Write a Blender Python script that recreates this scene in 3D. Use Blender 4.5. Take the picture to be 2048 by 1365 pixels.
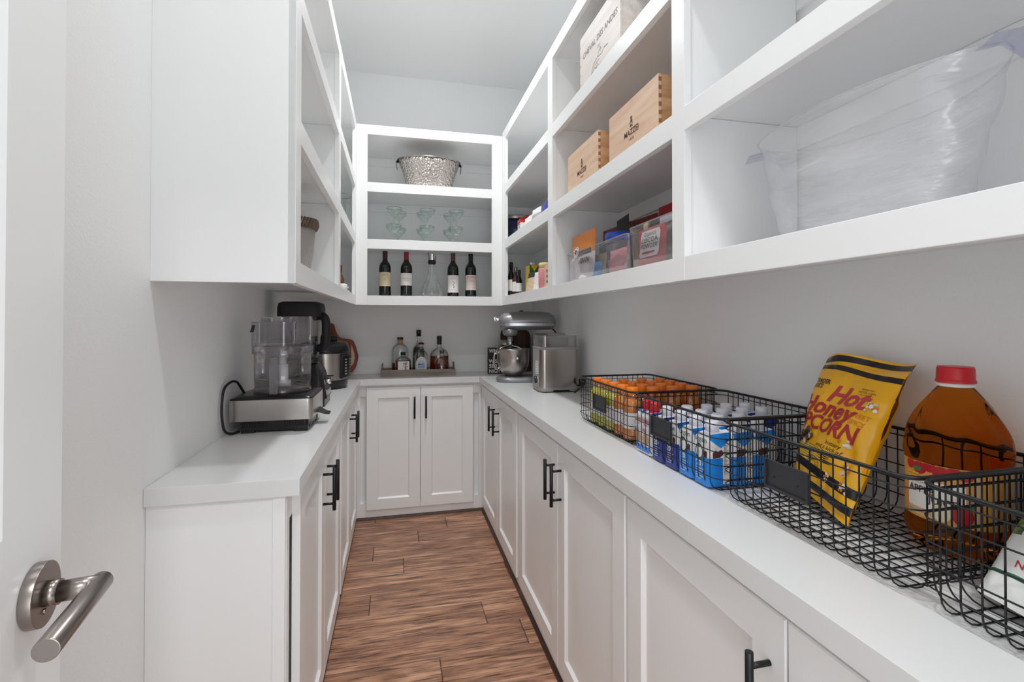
import bpy, bmesh, math, random
from math import sin, cos, pi, radians, sqrt
from mathutils import Vector, Matrix
random.seed(7)
for o in list(bpy.data.objects): bpy.data.objects.remove(o)
S = bpy.context.scene
COL = S.collection

# ------------------------------------------------------------------ camera, world, light, exposure
cam = bpy.data.cameras.new('camera'); co = bpy.data.objects.new('camera', cam); COL.objects.link(co)
cam.sensor_fit = 'HORIZONTAL'; cam.sensor_width = 36.0; cam.lens = 979.44 / 2048 * 36.0
cam.shift_y = -(682.5 - 629.16) / 2048; cam.clip_start = 0.02; cam.clip_end = 50
co.location = (0, 0, 1.2989); co.rotation_euler = (pi / 2 + 0.0109, 0, -0.2305)
S.camera = co
S.view_settings.view_transform = 'Standard'; S.view_settings.look = 'None'
S.view_settings.gamma = 1.0; S.view_settings.use_curve_mapping = False
S.view_settings.exposure = 0.0
S.cycles.max_bounces = 16; S.cycles.diffuse_bounces = 12; S.cycles.transparent_max_bounces = 24; S.cycles.transmission_bounces = 12
W = bpy.data.worlds.new('hallway_light'); S.world = W; W.use_nodes = True
W.node_tree.nodes['Background'].inputs[0].default_value = (0.95, 0.97, 1.0, 1)
W.node_tree.nodes['Background'].inputs[1].default_value = 1.3
def area(name, loc, size, power, col=(0.985, 0.992, 1.0), rot=(0, 0, 0), spread=180, shape='DISK'):
    l = bpy.data.lights.new(name, 'AREA'); l.shape = shape; l.size = size; l.energy = power; l.color = col
    l.spread = radians(spread)
    o = bpy.data.objects.new(name, l); o.location = loc; o.rotation_euler = rot; COL.objects.link(o); return o
area('ceiling_lamp_near', (0.20, 0.82, 3.02), 0.12, 7.5, spread=150)
area('ceiling_lamp_far', (0.20, 2.45, 3.02), 0.14, 12.2, spread=145)
area('hall_lamp', (0.05, -1.02, 3.0), 0.3, 24)
area('added_hall_fill', (0.13, -1.3, 1.05), 1.1, 8, rot=(radians(90), 0, 0), shape='SQUARE')  # added fill panel outside the doorway, lifts door fronts and walls under the shelves

XL, XR, YB, YF, ZC = -0.56, 1.0, 3.60, -0.10, 3.05       # room
CT = 0.914                                             # countertop height

# ------------------------------------------------------------------ helpers
def lin(c):
    if isinstance(c, str):
        c = [int(c[i:i + 2], 16) / 255 for i in (0, 2, 4)]
        c = [x / 12.92 if x < 0.04045 else ((x + 0.055) / 1.055) ** 2.4 for x in c]
    return (c[0], c[1], c[2], 1)
MATS = {}
def mat(name, col='cccccc', rough=0.4, metal=0, bump=None, **k):
    m = bpy.data.materials.new(name); m.use_nodes = True; MATS[name] = m
    nt = m.node_tree; b = nt.nodes['Principled BSDF']
    b.inputs['Base Color'].default_value = lin(col); b.inputs['Roughness'].default_value = rough
    b.inputs['Metallic'].default_value = metal
    for a, v in k.items():
        b.inputs[{'trans': 'Transmission Weight', 'ior': 'IOR', 'coat': 'Coat Weight', 'emit': 'Emission Strength', 'spec': 'Specular IOR Level', 'sheen': 'Sheen Weight', 'aniso': 'Anisotropic'}[a]].default_value = v
        if a == 'emit': b.inputs['Emission Color'].default_value = lin(col)
    if bump:
        sc, st, dist = bump[:3]; n = noise(nt, sc, stretch=bump[3] if len(bump) > 3 else None)
        bp = nt.nodes.new('ShaderNodeBump'); bp.inputs['Strength'].default_value = st; bp.inputs['Distance'].default_value = dist
        nt.links.new(n.outputs['Fac'], bp.inputs['Height']); nt.links.new(bp.outputs[0], b.inputs['Normal'])
    return m
def noise(nt, scale, detail=4, stretch=None, vor=False, rnd=False):
    tc = nt.nodes.new('ShaderNodeTexCoord'); mp = nt.nodes.new('ShaderNodeMapping')
    mp.inputs['Scale'].default_value = stretch or (1, 1, 1)
    nt.links.new(tc.outputs['Object'], mp.inputs['Vector'])
    if rnd:
        oi = nt.nodes.new('ShaderNodeObjectInfo'); ml = nt.nodes.new('ShaderNodeVectorMath'); ml.operation = 'SCALE'
        ml.inputs[0].default_value = (7.3, 3.1, 5.7); nt.links.new(oi.outputs['Random'], ml.inputs['Scale'])
        nt.links.new(ml.outputs[0], mp.inputs['Location'])
    n = nt.nodes.new('ShaderNodeTexVoronoi' if vor else 'ShaderNodeTexNoise'); n.inputs['Scale'].default_value = scale
    if not vor: n.inputs['Detail'].default_value = detail
    nt.links.new(mp.outputs[0], n.inputs['Vector']); return n
def ramp(nt, src, stops):
    r = nt.nodes.new('ShaderNodeValToRGB'); e = r.color_ramp.elements
    while len(e) < len(stops): e.new(0.5)
    for i, (p, c) in enumerate(stops): e[i].position = p; e[i].color = lin(c)
    nt.links.new(src, r.inputs[0]); return r
def woodmat(name, stops, stretch, scale=1.0, rough=0.45, rings=6, bump=0.1, rnd=True, coat=0):
    m = mat(name, 'aa8866', rough, coat=coat); nt = m.node_tree; b = nt.nodes['Principled BSDF']
    st = tuple(s * scale for s in stretch)
    n1 = noise(nt, 1.0, 6, st, rnd=rnd)
    n1.inputs['Distortion'].default_value = 0.6
    mu = nt.nodes.new('ShaderNodeMath'); mu.operation = 'MULTIPLY'; mu.inputs[1].default_value = rings
    nt.links.new(n1.outputs['Fac'], mu.inputs[0])
    fr = nt.nodes.new('ShaderNodeMath'); fr.operation = 'PINGPONG'; fr.inputs[1].default_value = 1.0
    nt.links.new(mu.outputs[0], fr.inputs[0])
    n2 = noise(nt, 9.0, 5, st, rnd=rnd)
    mx = nt.nodes.new('ShaderNodeMath'); mx.operation = 'MULTIPLY_ADD'; mx.inputs[1].default_value = 0.55
    nt.links.new(fr.outputs[0], mx.inputs[0])
    m2 = nt.nodes.new('ShaderNodeMath'); m2.operation = 'MULTIPLY'; m2.inputs[1].default_value = 0.5
    nt.links.new(n2.outputs['Fac'], m2.inputs[0]); nt.links.new(m2.outputs[0], mx.inputs[2])
    r = ramp(nt, mx.outputs[0], stops); nt.links.new(r.outputs[0], b.inputs['Base Color'])
    if bump:
        bp = nt.nodes.new('ShaderNodeBump'); bp.inputs['Strength'].default_value = bump; bp.inputs['Distance'].default_value = 0.002
        nt.links.new(mx.outputs[0], bp.inputs['Height']); nt.links.new(bp.outputs[0], b.inputs['Normal'])
    return m
def thin(name, tint='ffffff', gloss=0.10, diff=0.0, rough=0.02, edge=0.5, bump=None, diffcol='ffffff'):
    """thin clear shell: mostly transparent, fresnel-like reflection at the edges, optional milky part"""
    m = bpy.data.materials.new(name); m.use_nodes = True; MATS[name] = m; nt = m.node_tree; nt.nodes.clear()
    out = nt.nodes.new('ShaderNodeOutputMaterial'); t = nt.nodes.new('ShaderNodeBsdfTransparent'); t.inputs[0].default_value = lin(tint)
    g = nt.nodes.new('ShaderNodeBsdfGlossy'); g.inputs['Roughness'].default_value = rough; g.inputs[0].default_value = (1, 1, 1, 1)
    lw = nt.nodes.new('ShaderNodeLayerWeight'); lw.inputs[0].default_value = 0.35
    mr = nt.nodes.new('ShaderNodeMapRange'); mr.inputs['To Min'].default_value = gloss; mr.inputs['To Max'].default_value = edge
    nt.links.new(lw.outputs['Fresnel'], mr.inputs['Value'])
    mx = nt.nodes.new('ShaderNodeMixShader'); nt.links.new(mr.outputs[0], mx.inputs[0]); nt.links.new(g.outputs[0], mx.inputs[2])
    base = t
    if diff:
        d = nt.nodes.new('ShaderNodeBsdfDiffuse'); d.inputs[0].default_value = lin(diffcol)
        m2 = nt.nodes.new('ShaderNodeMixShader'); m2.inputs[0].default_value = diff
        nt.links.new(t.outputs[0], m2.inputs[1]); nt.links.new(d.outputs[0], m2.inputs[2]); base = m2
    nt.links.new(base.outputs[0], mx.inputs[1]); nt.links.new(mx.outputs[0], out.inputs[0])
    if bump:
        n = noise(nt, bump[0], 3, bump[3] if len(bump) > 3 else None); bp = nt.nodes.new('ShaderNodeBump'); bp.inputs['Strength'].default_value = bump[1]; bp.inputs['Distance'].default_value = bump[2]
        nt.links.new(n.outputs['Fac'], bp.inputs['Height'])
        nt.links.new(bp.outputs[0], g.inputs['Normal']); nt.links.new(bp.outputs[0], lw.inputs['Normal'])
    return m

class MB:
    """collects geometry, then links it as ONE mesh object"""
    def __init__(s, fn=None): s.v = []; s.f = []; s.mi = []; s.sm = []; s.fn = fn
    def add(s, vs, fs, mi=0, sm=False, fn=None):
        b = len(s.v); f = fn or s.fn
        s.v += [tuple(f(*p)) for p in vs] if f else [tuple(p) for p in vs]
        s.f += [[b + i for i in q] for q in fs]; s.mi += [mi] * len(fs); s.sm += [sm] * len(fs); return s
    def box(s, x0, x1, y0, y1, z0, z1, mi=0):
        vs = [(x, y, z) for x in (x0, x1) for y in (y0, y1) for z in (z0, z1)]
        return s.add(vs, [(0, 1, 3, 2), (4, 6, 7, 5), (0, 4, 5, 1), (2, 3, 7, 6), (0, 2, 6, 4), (1, 5, 7, 3)], mi)
    def loft(s, secs, mi=0, sm=True, cap=(True, True), closed=True):
        n = len(secs[0]); vs = [p for q in secs for p in q]; fs = []
        for k in range(len(secs) - 1):
            for i in range(n if closed else n - 1):
                j = (i + 1) % n; fs.append((k * n + i, k * n + j, (k + 1) * n + j, (k + 1) * n + i))
        s.add(vs, fs, mi, sm)
        b = len(s.v) - len(vs)
        for flag, k in ((cap[0], 0), (cap[1], len(secs) - 1)):
            if flag:
                s.f.append([b + k * n + i for i in range(n)]); s.mi.append(mi); s.sm.append(False)
        return s
    def lathe(s, prof, cx=0, cy=0, n=32, mi=0, sm=True, cap=(True, True), ex=1, ey=1):
        return s.loft([[(cx + ex * r * cos(2 * pi * i / n), cy + ey * r * sin(2 * pi * i / n), z) for i in range(n)] for r, z in prof], mi, sm, cap)
    def cyl(s, p0, p1, r0, r1=None, n=16, mi=0, sm=True):
        return s.tube([p0, p1], r0, n, mi, r1=r1, sm=sm)
    def tube(s, pts, r, n=8, mi=0, closed=False, r1=None, sm=True):
        P = [Vector(p) for p in pts]; m = len(P); secs = []; up = None
        for i in range(m):
            a = P[(i - 1) % m] if (i or closed) else P[0]; b = P[(i + 1) % m] if (i < m - 1 or closed) else P[-1]
            t = (b - a); t = t.normalized() if t.length > 1e-9 else Vector((0, 0, 1))
            if up is None:
                up = Vector((0, 0, 1)) if abs(t.z) < 0.9 else Vector((1, 0, 0))
            x = up - t * up.dot(t); x = x.normalized() if x.length > 1e-6 else t.orthogonal().normalized()
            up = x; y = t.cross(x); rr = r if r1 is None else r + (r1 - r) * i / max(1, m - 1)
            secs.append([tuple(P[i] + (x * cos(2 * pi * k / n) + y * sin(2 * pi * k / n)) * rr) for k in range(n)])
        if closed: secs.append(secs[0])
        return s.loft(secs, mi, sm, (not closed, not closed))
    def grid(s, f, nu, nv, mi=0, sm=True, mfn=None):
        vs = [f(i / nu, j / nv) for j in range(nv + 1) for i in range(nu + 1)]; n = nu + 1
        fs = [(j * n + i, j * n + i + 1, (j + 1) * n + i + 1, (j + 1) * n + i) for j in range(nv) for i in range(nu)]
        b = len(s.mi); s.add(vs, fs, mi, sm)
        if mfn:
            for k in range(nu * nv): s.mi[b + k] = mfn((k % nu + .5) / nu, (k // nu + .5) / nv)
        return s
    def prism(s, pts, z0, z1, mi=0, sm=False, inset=0):
        return s.loft([[(x, y, z0) for x, y in pts], [(x, y, z1) for x, y in pts]], mi, sm)
    def text(s, body, size, f, mi=0, align='CENTER', shear=0, squeeze=1, bold=0, sub=0):
        vs, fs = textmesh(body, align, shear, bold)
        if sub: vs, fs = _fine(vs, fs, sub / size)
        return s.add([f(x * size * squeeze, y * size) for x, y in vs], fs, mi)
    def poly(s, pts, f, mi=0): return s.add([f(*p) for p in pts], [list(range(len(pts)))], mi)
    def disc(s, cx, cy, r, f, mi=0, n=20, r0=0, ey=1):
        if r0:
            vs = [f(cx + q * cos(2 * pi * i / n), cy + ey * q * sin(2 * pi * i / n)) for q in (r0, r) for i in range(n)]
            return s.add(vs, [(i, (i + 1) % n, n + (i + 1) % n, n + i) for i in range(n)], mi)
        return s.poly([(cx + r * cos(2 * pi * i / n), cy + ey * r * sin(2 * pi * i / n)) for i in range(n)], f, mi)
    def build(s, name, mats, parent=None, off=None, bevel=0, seg=2, nrm=True, sub=0, kind=None, label=None):
        me = bpy.data.meshes.new(name)
        v = s.v
        if off is not None: v = [(p[0] - off[0], p[1] - off[1], p[2] - off[2]) for p in v]
        me.from_pydata(v, [], s.f)
        if not isinstance(mats, (list, tuple)): mats = [mats]
        for m in mats: me.materials.append(MATS[m] if isinstance(m, str) else m)
        me.polygons.foreach_set('material_index', s.mi); me.polygons.foreach_set('use_smooth', s.sm)
        if nrm:
            bm = bmesh.new(); bm.from_mesh(me); bmesh.ops.recalc_face_normals(bm, faces=bm.faces); bm.to_mesh(me); bm.free()
        me.update()
        o = bpy.data.objects.new(name, me); COL.objects.link(o)
        if parent: o.parent = parent
        if bevel:
            b = o.modifiers.new('bevel', 'BEVEL'); b.width = bevel; b.segments = seg; b.limit_method = 'ANGLE'; b.angle_limit = radians(40); b.harden_normals = False
        if sub:
            b = o.modifiers.new('subd', 'SUBSURF'); b.levels = sub; b.render_levels = sub
        if kind: o['kind'] = kind
        if label: o['label'] = label
        return o
_TX = {}
def textmesh(body, align='CENTER', shear=0, bold=0):
    k = (body, align, shear, bold)
    if k not in _TX:
        c = bpy.data.curves.new('lettering', 'FONT'); c.body = body; c.align_x = align; c.shear = shear; c.size = 1; c.resolution_u = 2; c.offset = bold
        o = bpy.data.objects.new('lettering', c); COL.objects.link(o)
        me = bpy.data.meshes.new_from_object(o.evaluated_get(bpy.context.evaluated_depsgraph_get()))
        _TX[k] = ([(p.co.x, p.co.y) for p in me.vertices], [list(p.vertices) for p in me.polygons])
        bpy.data.objects.remove(o); bpy.data.curves.remove(c); bpy.data.meshes.remove(me)
    return _TX[k]
def _fine(vs, fs, mx):
    """split triangles until no edge is longer than mx, so that print can follow a curved surface"""
    vs = list(vs); tris = []
    for q in fs:
        for k in range(1, len(q) - 1): tris.append((q[0], q[k], q[k + 1]))
    mid = {}; out = []
    while tris:
        t = tris.pop(); L = [(vs[t[i]][0] - vs[t[(i + 1) % 3]][0]) ** 2 + (vs[t[i]][1] - vs[t[(i + 1) % 3]][1]) ** 2 for i in range(3)]
        i = L.index(max(L))
        if L[i] <= mx * mx: out.append(list(t)); continue
        a, b, c = t[i], t[(i + 1) % 3], t[(i + 2) % 3]; k = (min(a, b), max(a, b))
        if k not in mid: vs.append(((vs[a][0] + vs[b][0]) / 2, (vs[a][1] + vs[b][1]) / 2)); mid[k] = len(vs) - 1
        tris += [(a, mid[k], c), (mid[k], b, c)]
    return vs, out
def thing(name, label, cat, loc=(0, 0, 0), rz=0, group=None):
    o = bpy.data.objects.new(name, None); COL.objects.link(o); o.empty_display_size = 0.05
    o.location = loc; o.rotation_euler = (0, 0, rz); o['label'] = label; o['category'] = cat
    if group: o['group'] = group
    return o
def tag(o, label, cat, group=None):
    o['label'] = label; o['category'] = cat
    if group: o['group'] = group
    return o
def struct(o): o['kind'] = 'structure'; return o
def dup(root, loc=None, rz=None, label=None, group=None, scale=None, swap=None):
    """copy of a thing with copies of its parts and sub-parts (mesh data shared)"""
    def cp(o, par):
        c = o.copy(); COL.objects.link(c)
        if par: c.parent = par
        if swap and o.type == 'MESH':
            for i, sl in enumerate(o.material_slots):
                if sl.material and sl.material.name in swap:
                    c.material_slots[i].link = 'OBJECT'; c.material_slots[i].material = MATS[swap[sl.material.name]]
        for ch in o.children: cp(ch, c)
        return c
    r = cp(root, None)
    if loc is not None: r.location = loc
    if rz is not None: r.rotation_euler = (0, 0, rz)
    if scale: r.scale = scale
    if label: r['label'] = label
    if group: r['group'] = group
    return r
def rrect(x0, x1, y0, y1, r, z=0, n=5):
    out = []
    for cx, cy, a in ((x1 - r, y1 - r, 0), (x0 + r, y1 - r, pi / 2), (x0 + r, y0 + r, pi), (x1 - r, y0 + r, 3 * pi / 2)):
        for i in range(n + 1):
            t = a + pi / 2 * i / n; out.append((cx + r * cos(t), cy + r * sin(t), z))
    return out
def wrap(cx, cy, r, z0, a0):
    """(u,v) on a cylinder: u metres along the arc, v metres up; a0 = facing angle"""
    return lambda u, v: (cx + r * cos(a0 + u / r), cy + r * sin(a0 + u / r), z0 + v)

# ------------------------------------------------------------------ materials
mat('white_paint', 'eff0f0', 0.32)
mat('wall_paint', 'eff0f0', 0.6, bump=(150, 0.28, 0.003))
mat('smooth_wall', 'eff0f0', 0.5, bump=(60, 0.05, 0.002))
mat('ceiling_paint', 'e9eaea', 0.7)
mat('counter_white', 'dcdddd', 0.28, bump=(25, 0.02, 0.002))
mat('black_metal', '17171a', 0.38, 0.3)
mat('black_wire', '141417', 0.42, 0.2)
mat('black_plastic', '101013', 0.28)
mat('black_matte', '17171a', 0.6)
mat('dark_gap', '1c1a1a', 0.9)
mat('steel', 'b9b4b0', 0.26, 1, bump=(1.0, 0.06, 0.001, (3, 3, 900)))
mat('steel_v', 'b3aca6', 0.27, 1, bump=(1.0, 0.05, 0.001, (500, 500, 3)))
mat('nickel', '9d9590', 0.28, 1, bump=(1.0, 0.03, 0.001, (300, 300, 300)))
mat('chrome', 'd8d8da', 0.08, 1)
mat('mixer_grey', '939396', 0.32, 0.45, coat=0.3)
mat('drum_grey', '77736f', 0.4)
mat('navy_ink', '27356b', .6)
mat('mixer_band', 'b7b9bd', 0.25, 0.8)
mat('grey_plastic', '9a9794', 0.4)
mat('white_plastic', 'e9e9ea', 0.4)
mat('cap_white', 'e3e4ec', 0.35)
mat('paper', 'ece7e2', 0.6)
mat('cream_paper', 'd9c6a6', 0.6)
mat('ink', '1d1a1c', 0.6)
mat('brown_ink', '5b3523', 0.7)
mat('grey_ink', '8a8483', 0.7)
mat('red', 'c2161d', 0.35)
mat('dark_red', '7d1014', 0.35)
mat('cap_orange', 'f07c12', 0.38)
mat('lamp_lens', 'fff8ee', 0.5, emit=5)
hm = mat('hammered_steel', 'cfc6c0', 0.16, 1); nt = hm.node_tree
v_ = noise(nt, 75, vor=True); b_ = nt.nodes.new('ShaderNodeBump'); b_.inputs['Strength'].default_value = 0.9; b_.inputs['Distance'].default_value = 0.006
nt.links.new(v_.outputs['Distance'], b_.inputs['Height']); nt.links.new(b_.outputs[0], nt.nodes['Principled BSDF'].inputs['Normal'])
woodmat('floor_wood', [(0.10, '664b40'), (0.27, 'a57c66'), (0.48, 'c79879'), (0.7, 'daae90'), (0.95, 'e8c2a4')], (2.4, 26, 26), 1.0, 0.42, 4, 0.12)
fw = MATS['floor_wood']; nt = fw.node_tree; b_ = nt.nodes['Principled BSDF']; src = b_.inputs['Base Color'].links[0].from_socket
n_ = noise(nt, 1.0, 5, (1.6, 8, 8), rnd=True); n_.inputs['Distortion'].default_value = 1.4
r_ = ramp(nt, n_.outputs['Fac'], [(.30, '77625c'), (.46, 'c9bdb8'), (.60, 'ffffff')]); mx_ = nt.nodes.new('ShaderNodeMix'); mx_.data_type = 'RGBA'; mx_.blend_type = 'MULTIPLY'; mx_.inputs['Factor'].default_value = .6
nt.links.new(src, mx_.inputs['A']); nt.links.new(r_.outputs[0], mx_.inputs['B'])
n2_ = noise(nt, 1.0, 8, (7, 130, 130), rnd=True); r2_ = ramp(nt, n2_.outputs['Fac'], [(.36, '5c4a44'), (.47, 'ffffff')])
my_ = nt.nodes.new('ShaderNodeMix'); my_.data_type = 'RGBA'; my_.blend_type = 'MULTIPLY'; my_.inputs['Factor'].default_value = .7
nt.links.new(mx_.outputs['Result'], my_.inputs['A']); nt.links.new(r2_.outputs[0], my_.inputs['B']); nt.links.new(my_.outputs['Result'], b_.inputs['Base Color'])
mat('floor_gap', '2a1a14', 0.8)
woodmat('shoe_wood', [(0.1, '2c1b13'), (0.6, '4b3022'), (1, '5f4030')], (20, 3, 20), 1.0, 0.45, 3, 0.05)
woodmat('crate_wood', [(0.1, 'cda88c'), (0.5, 'dcbda2'), (0.95, 'e8cfba')], (10, 1.6, 16), 1.0, 0.55, 4, 0.04)
woodmat('crate_end', [(0.1, 'ad7c50'), (0.5, 'c2946a'), (0.95, 'd3ab84')], (3, 12, 16), 1.4, 0.55, 5, 0.06)
woodmat('pale_crate', [(0.1, 'c9bfb8'), (0.5, 'ddd5d0'), (0.95, 'e8e2de')], (10, 1.4, 14), 1.0, 0.55, 4, 0.04)
woodmat('tray_wood', [(0.1, '6f6158'), (0.5, '978a80'), (0.95, 'b0a59c')], (3, 20, 26), 1.2, 0.6, 3, 0.1)
woodmat('red_wood', [(0.1, '5a2410'), (0.5, '85391a'), (0.95, 'a4552c')], (6, 10, 2.5), 1.2, 0.4, 5, 0.05)
woodmat('dark_wood', [(0.1, '2b120d'), (0.5, '3f1d14'), (0.95, '57301f')], (9, 9, 2), 1.0, 0.45, 4, 0.05)
woodmat('walnut', [(0.1, '40250f'), (0.5, '5c381a'), (0.95, '74491f')], (9, 9, 2), 1.0, 0.45, 4, 0.05)
thin('clear_glass', 'f8faf9', 0.05, 0, 0.02, 0.6)
thin('green_tint_glass', 'f1f7f5', 0.05, 0, 0.02, 0.55)
thin('smoke_plastic', 'e6e4e7', 0.06, 0.025, 0.04, 0.6, diffcol='d8d4d6')
thin('clear_plastic', 'e9e8ee', 0.09, 0.10, 0.08, 0.6)
thin('clear_lid', 'd6d1d0', 0.12, 0.12, 0.05, 0.6)
thin('acrylic', 'f3f3f6', 0.06, 0.22, 0.16, 0.35, bump=(9, 0.5, 0.03, (1, .6, 3)))
thin('acrylic_rim', 'dcdeee', 0.10, 0.08, 0.05, 0.5, diffcol='aeb2d8')
# ------------------------------------------------------------------ room shell
fl = struct(MB().box(XL - .1, XR + .1, YF - .3, YB + .1, -0.06, -0.008).build('floor', 'floor_gap'))
JOINTS = {0: (.31,), 1: (.127, -.5), 2: (-.125, .8), 3: (.037,), 4: (.56, -.4), 5: (-.118, .7), 6: (.38, -.45), 7: (.52,), 8: (.163, -.6)}
pitch = 0.168
for k in range(-2, 21):
    y1 = 3.255 - pitch * k; y0 = y1 - pitch
    y1 = min(y1, YB); y0 = max(y0, YF - .29)
    if y1 - y0 < .01: continue
    rr = random.Random(k * 13 + 5); js = JOINTS.get(k) or (rr.uniform(-.35, .6), rr.uniform(.62, .9))
    xs = [XL] + sorted(js) + [XR]
    for a, b in zip(xs, xs[1:]):
        if b - a < .02: continue
        h = rr.uniform(0, 0.0012); g = .0012
        m = MB(); xa, xb, ya, yb = a + g, b - g, y0 + g * .7, y1 - g * .7; e = .003
        m.loft([[(xa, ya, -.008), (xb, ya, -.008), (xb, yb, -.008), (xa, yb, -.008)],
                [(xa, ya, h - .002), (xb, ya, h - .002), (xb, yb, h - .002), (xa, yb, h - .002)],
                [(xa + e, ya + e, h), (xb - e, ya + e, h), (xb - e, yb - e, h), (xa + e, yb - e, h)]], 0, False, (False, True))
        c = ((a + b) / 2, (y0 + y1) / 2, 0)
        o = m.build('plank', 'floor_wood', fl, off=c); o.location = c
struct(MB().box(XL - .12, XL, YF - .12, YB + .12, 0, ZC).build('wall_left', 'wall_paint'))
struct(MB().box(XR, XR + .12, YF - .12, YB + .12, 0, ZC).build('wall_right', 'wall_paint'))
struct(MB().box(XL, XR, YB, YB + .12, 0, ZC).build('wall_back', 'wall_paint'))
DX0, DX1, DZ = -0.262, 0.522, 2.48
struct(MB().box(XL, DX0, YF - .12, YF, 0, ZC).box(DX1, XR, YF - .12, YF, 0, ZC).box(DX0, DX1, YF - .12, YF, DZ, ZC).build('wall_front', 'wall_paint'))
struct(MB().box(XL - .12, XR + .12, YF - .12, YB + .12, ZC, ZC + .1).build('ceiling', 'ceiling_paint'))
# smooth painted backsplash boards between worktop and shelves, nailed to the walls
struct(MB().box(XL, XR, YB - .004, YB, CT, CT + .03).build('trim_1', 'smooth_wall', bevel=.001))
# dark wooden shoe mouldings
def qr(a, b, axis, s1):
    pr = [(0, 0), (.014, 0), (.0125, .007), (.009, .0125), (.004, .0155), (0, .016)]
    m = MB(); secs = []
    for t in (a, b):
        secs.append([((s1[0] + s1[1] * p, t, q) if axis == 'y' else (t, s1[0] + s1[1] * p, q)) for p, q in pr])
    return m.loft(secs, 0, False)
FL, FR, FB = -0.262, 0.576, 3.318                      # face-frame planes left, right, back
struct(qr(YF, FB, 'y', (FR, -1)).build('baseboard_right', 'shoe_wood'))
struct(qr(FL, FR, 'x', (FB, -1)).build('baseboard_back', 'shoe_wood'))
struct(qr(1.32, FB, 'y', (FL - .004, 1)).build('baseboard_left', 'shoe_wood'))
# recessed lamps
for i, y in enumerate((0.82, 2.45)):
    t = thing('recessed_light', ['round recessed ceiling light above the near half of the aisle', 'round recessed ceiling light above the far half of the aisle'][i], 'ceiling light', (.20, y, ZC), 0, 'recessed ceiling lights')
    MB().lathe([(.105, 0), (.105, -.006), (.085, -.008), (.08, -.002), (.08, 0)], n=32, cap=(False, False)).build('trim_ring', 'white_paint', t)
    MB().lathe([(.0795, -.0015), (.0795, -.0005)], n=32).build('lens', 'lamp_lens', t)

# open door with lever, hinged at the left jamb
dr = thing('door_1', '', 'door', (-.252, YF + .005, 0), 0); del dr['label']; del dr['category']; dr['kind'] = 'structure'
ang = math.atan2(.988, -.156)
dr.rotation_euler = (0, 0, ang)
# local: +x along leaf to the latch, -y is the room (+X world) side
LW = .767
def panel_leaf(w, z0, z1, th, panels):
    m = MB(); T = th
    m.box(0, w, 0.0, T, z0, z1)
    return m
m = MB(); th = .038; st = .115
zs = [0.012, .25, 1.00 - .11, 1.00 + .08, 2.33, 2.46]
pans = [(st, LW - st, .25, .86), (st, LW - st, 1.095, 2.33)]
# frame members, panel grooves bevelled
for x0, x1, z0, z1 in ((0, st, .012, 2.46), (LW - st, LW, .012, 2.46), (st, LW - st, .012, .25), (st, LW - st, .86, 1.095), (st, LW - st, 2.33, 2.46)):
    m.box(x0, x1, 0, th, z0, z1)
leaf = m.build('leaf', 'white_paint', dr)
for x0, x1, z0, z1 in pans:
    m = MB()
    for y0, y1 in ((0, .011), (th, th - .011)):
        R = lambda i, y: [(x0 + i, y, z0 + i), (x1 - i, y, z0 + i), (x1 - i, y, z1 - i), (x0 + i, y, z1 - i)]
        m.loft([R(0, y0), R(.02, y1)], 0, False, (False, True))
    m.build('panel', 'white_paint', dr, nrm=False)
hx, hz = LW - .060, 1.016
lv = MB().cyl((hx, -.0005, hz), (hx, -.011, hz), .0318, n=40).build('lever_handle', 'nickel', dr, bevel=.0006, label='brushed nickel lever handle on round rose')
MB().cyl((hx, -.0105, hz), (hx, -.022, hz), .0125, n=24).cyl((hx, -.021, hz), (hx, -.055, hz), .0105, n=24).build('neck', 'nickel', lv)
MB().tube([(hx + .010, -.054, hz), (hx - .112, -.054, hz)], .0102, 24).build('lever', 'nickel', lv, bevel=.0008)
MB().cyl((hx - .004, -.0098, hz - .016), (hx - .004, -.0125, hz - .016), .003, n=12).build('set_screw', 'nickel', lv)

# ------------------------------------------------------------------ worktop
def off_build(m, name, mats, root, **k): return m.build(name, mats, root, off=root.location, **k)
ct = thing('countertop', 'white U-shaped painted countertop running round three walls of the pantry', 'countertop', (.2, 3.4, CT))
o = [(XL + .0005, 1.276), (-.229, 1.276), (-.229, 3.285), (.543, 3.285), (.543, YF), (XR - .001, YF), (XR - .001, YB - .0045), (XL + .0005, YB - .0045)]
off_build(MB().prism(o, CT - .0405, CT), 'worktop', 'counter_white', ct, bevel=.0015)
off_build(MB().box(.5425, .571, YF, .838, CT - .041, CT + .0004), 'edge_strip', 'counter_white', ct, bevel=.0006)
off_build(MB().box(.5425, .571, .8385, 3.25, CT - .041, CT + .0001), 'edge_strip', 'counter_white', ct, bevel=.0003)
off_build(MB().box(XL + .0008, -.2285, 1.2755, 1.306, CT - .041, CT + .0004), 'edge_strip', 'counter_white', ct, bevel=.0006)

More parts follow.
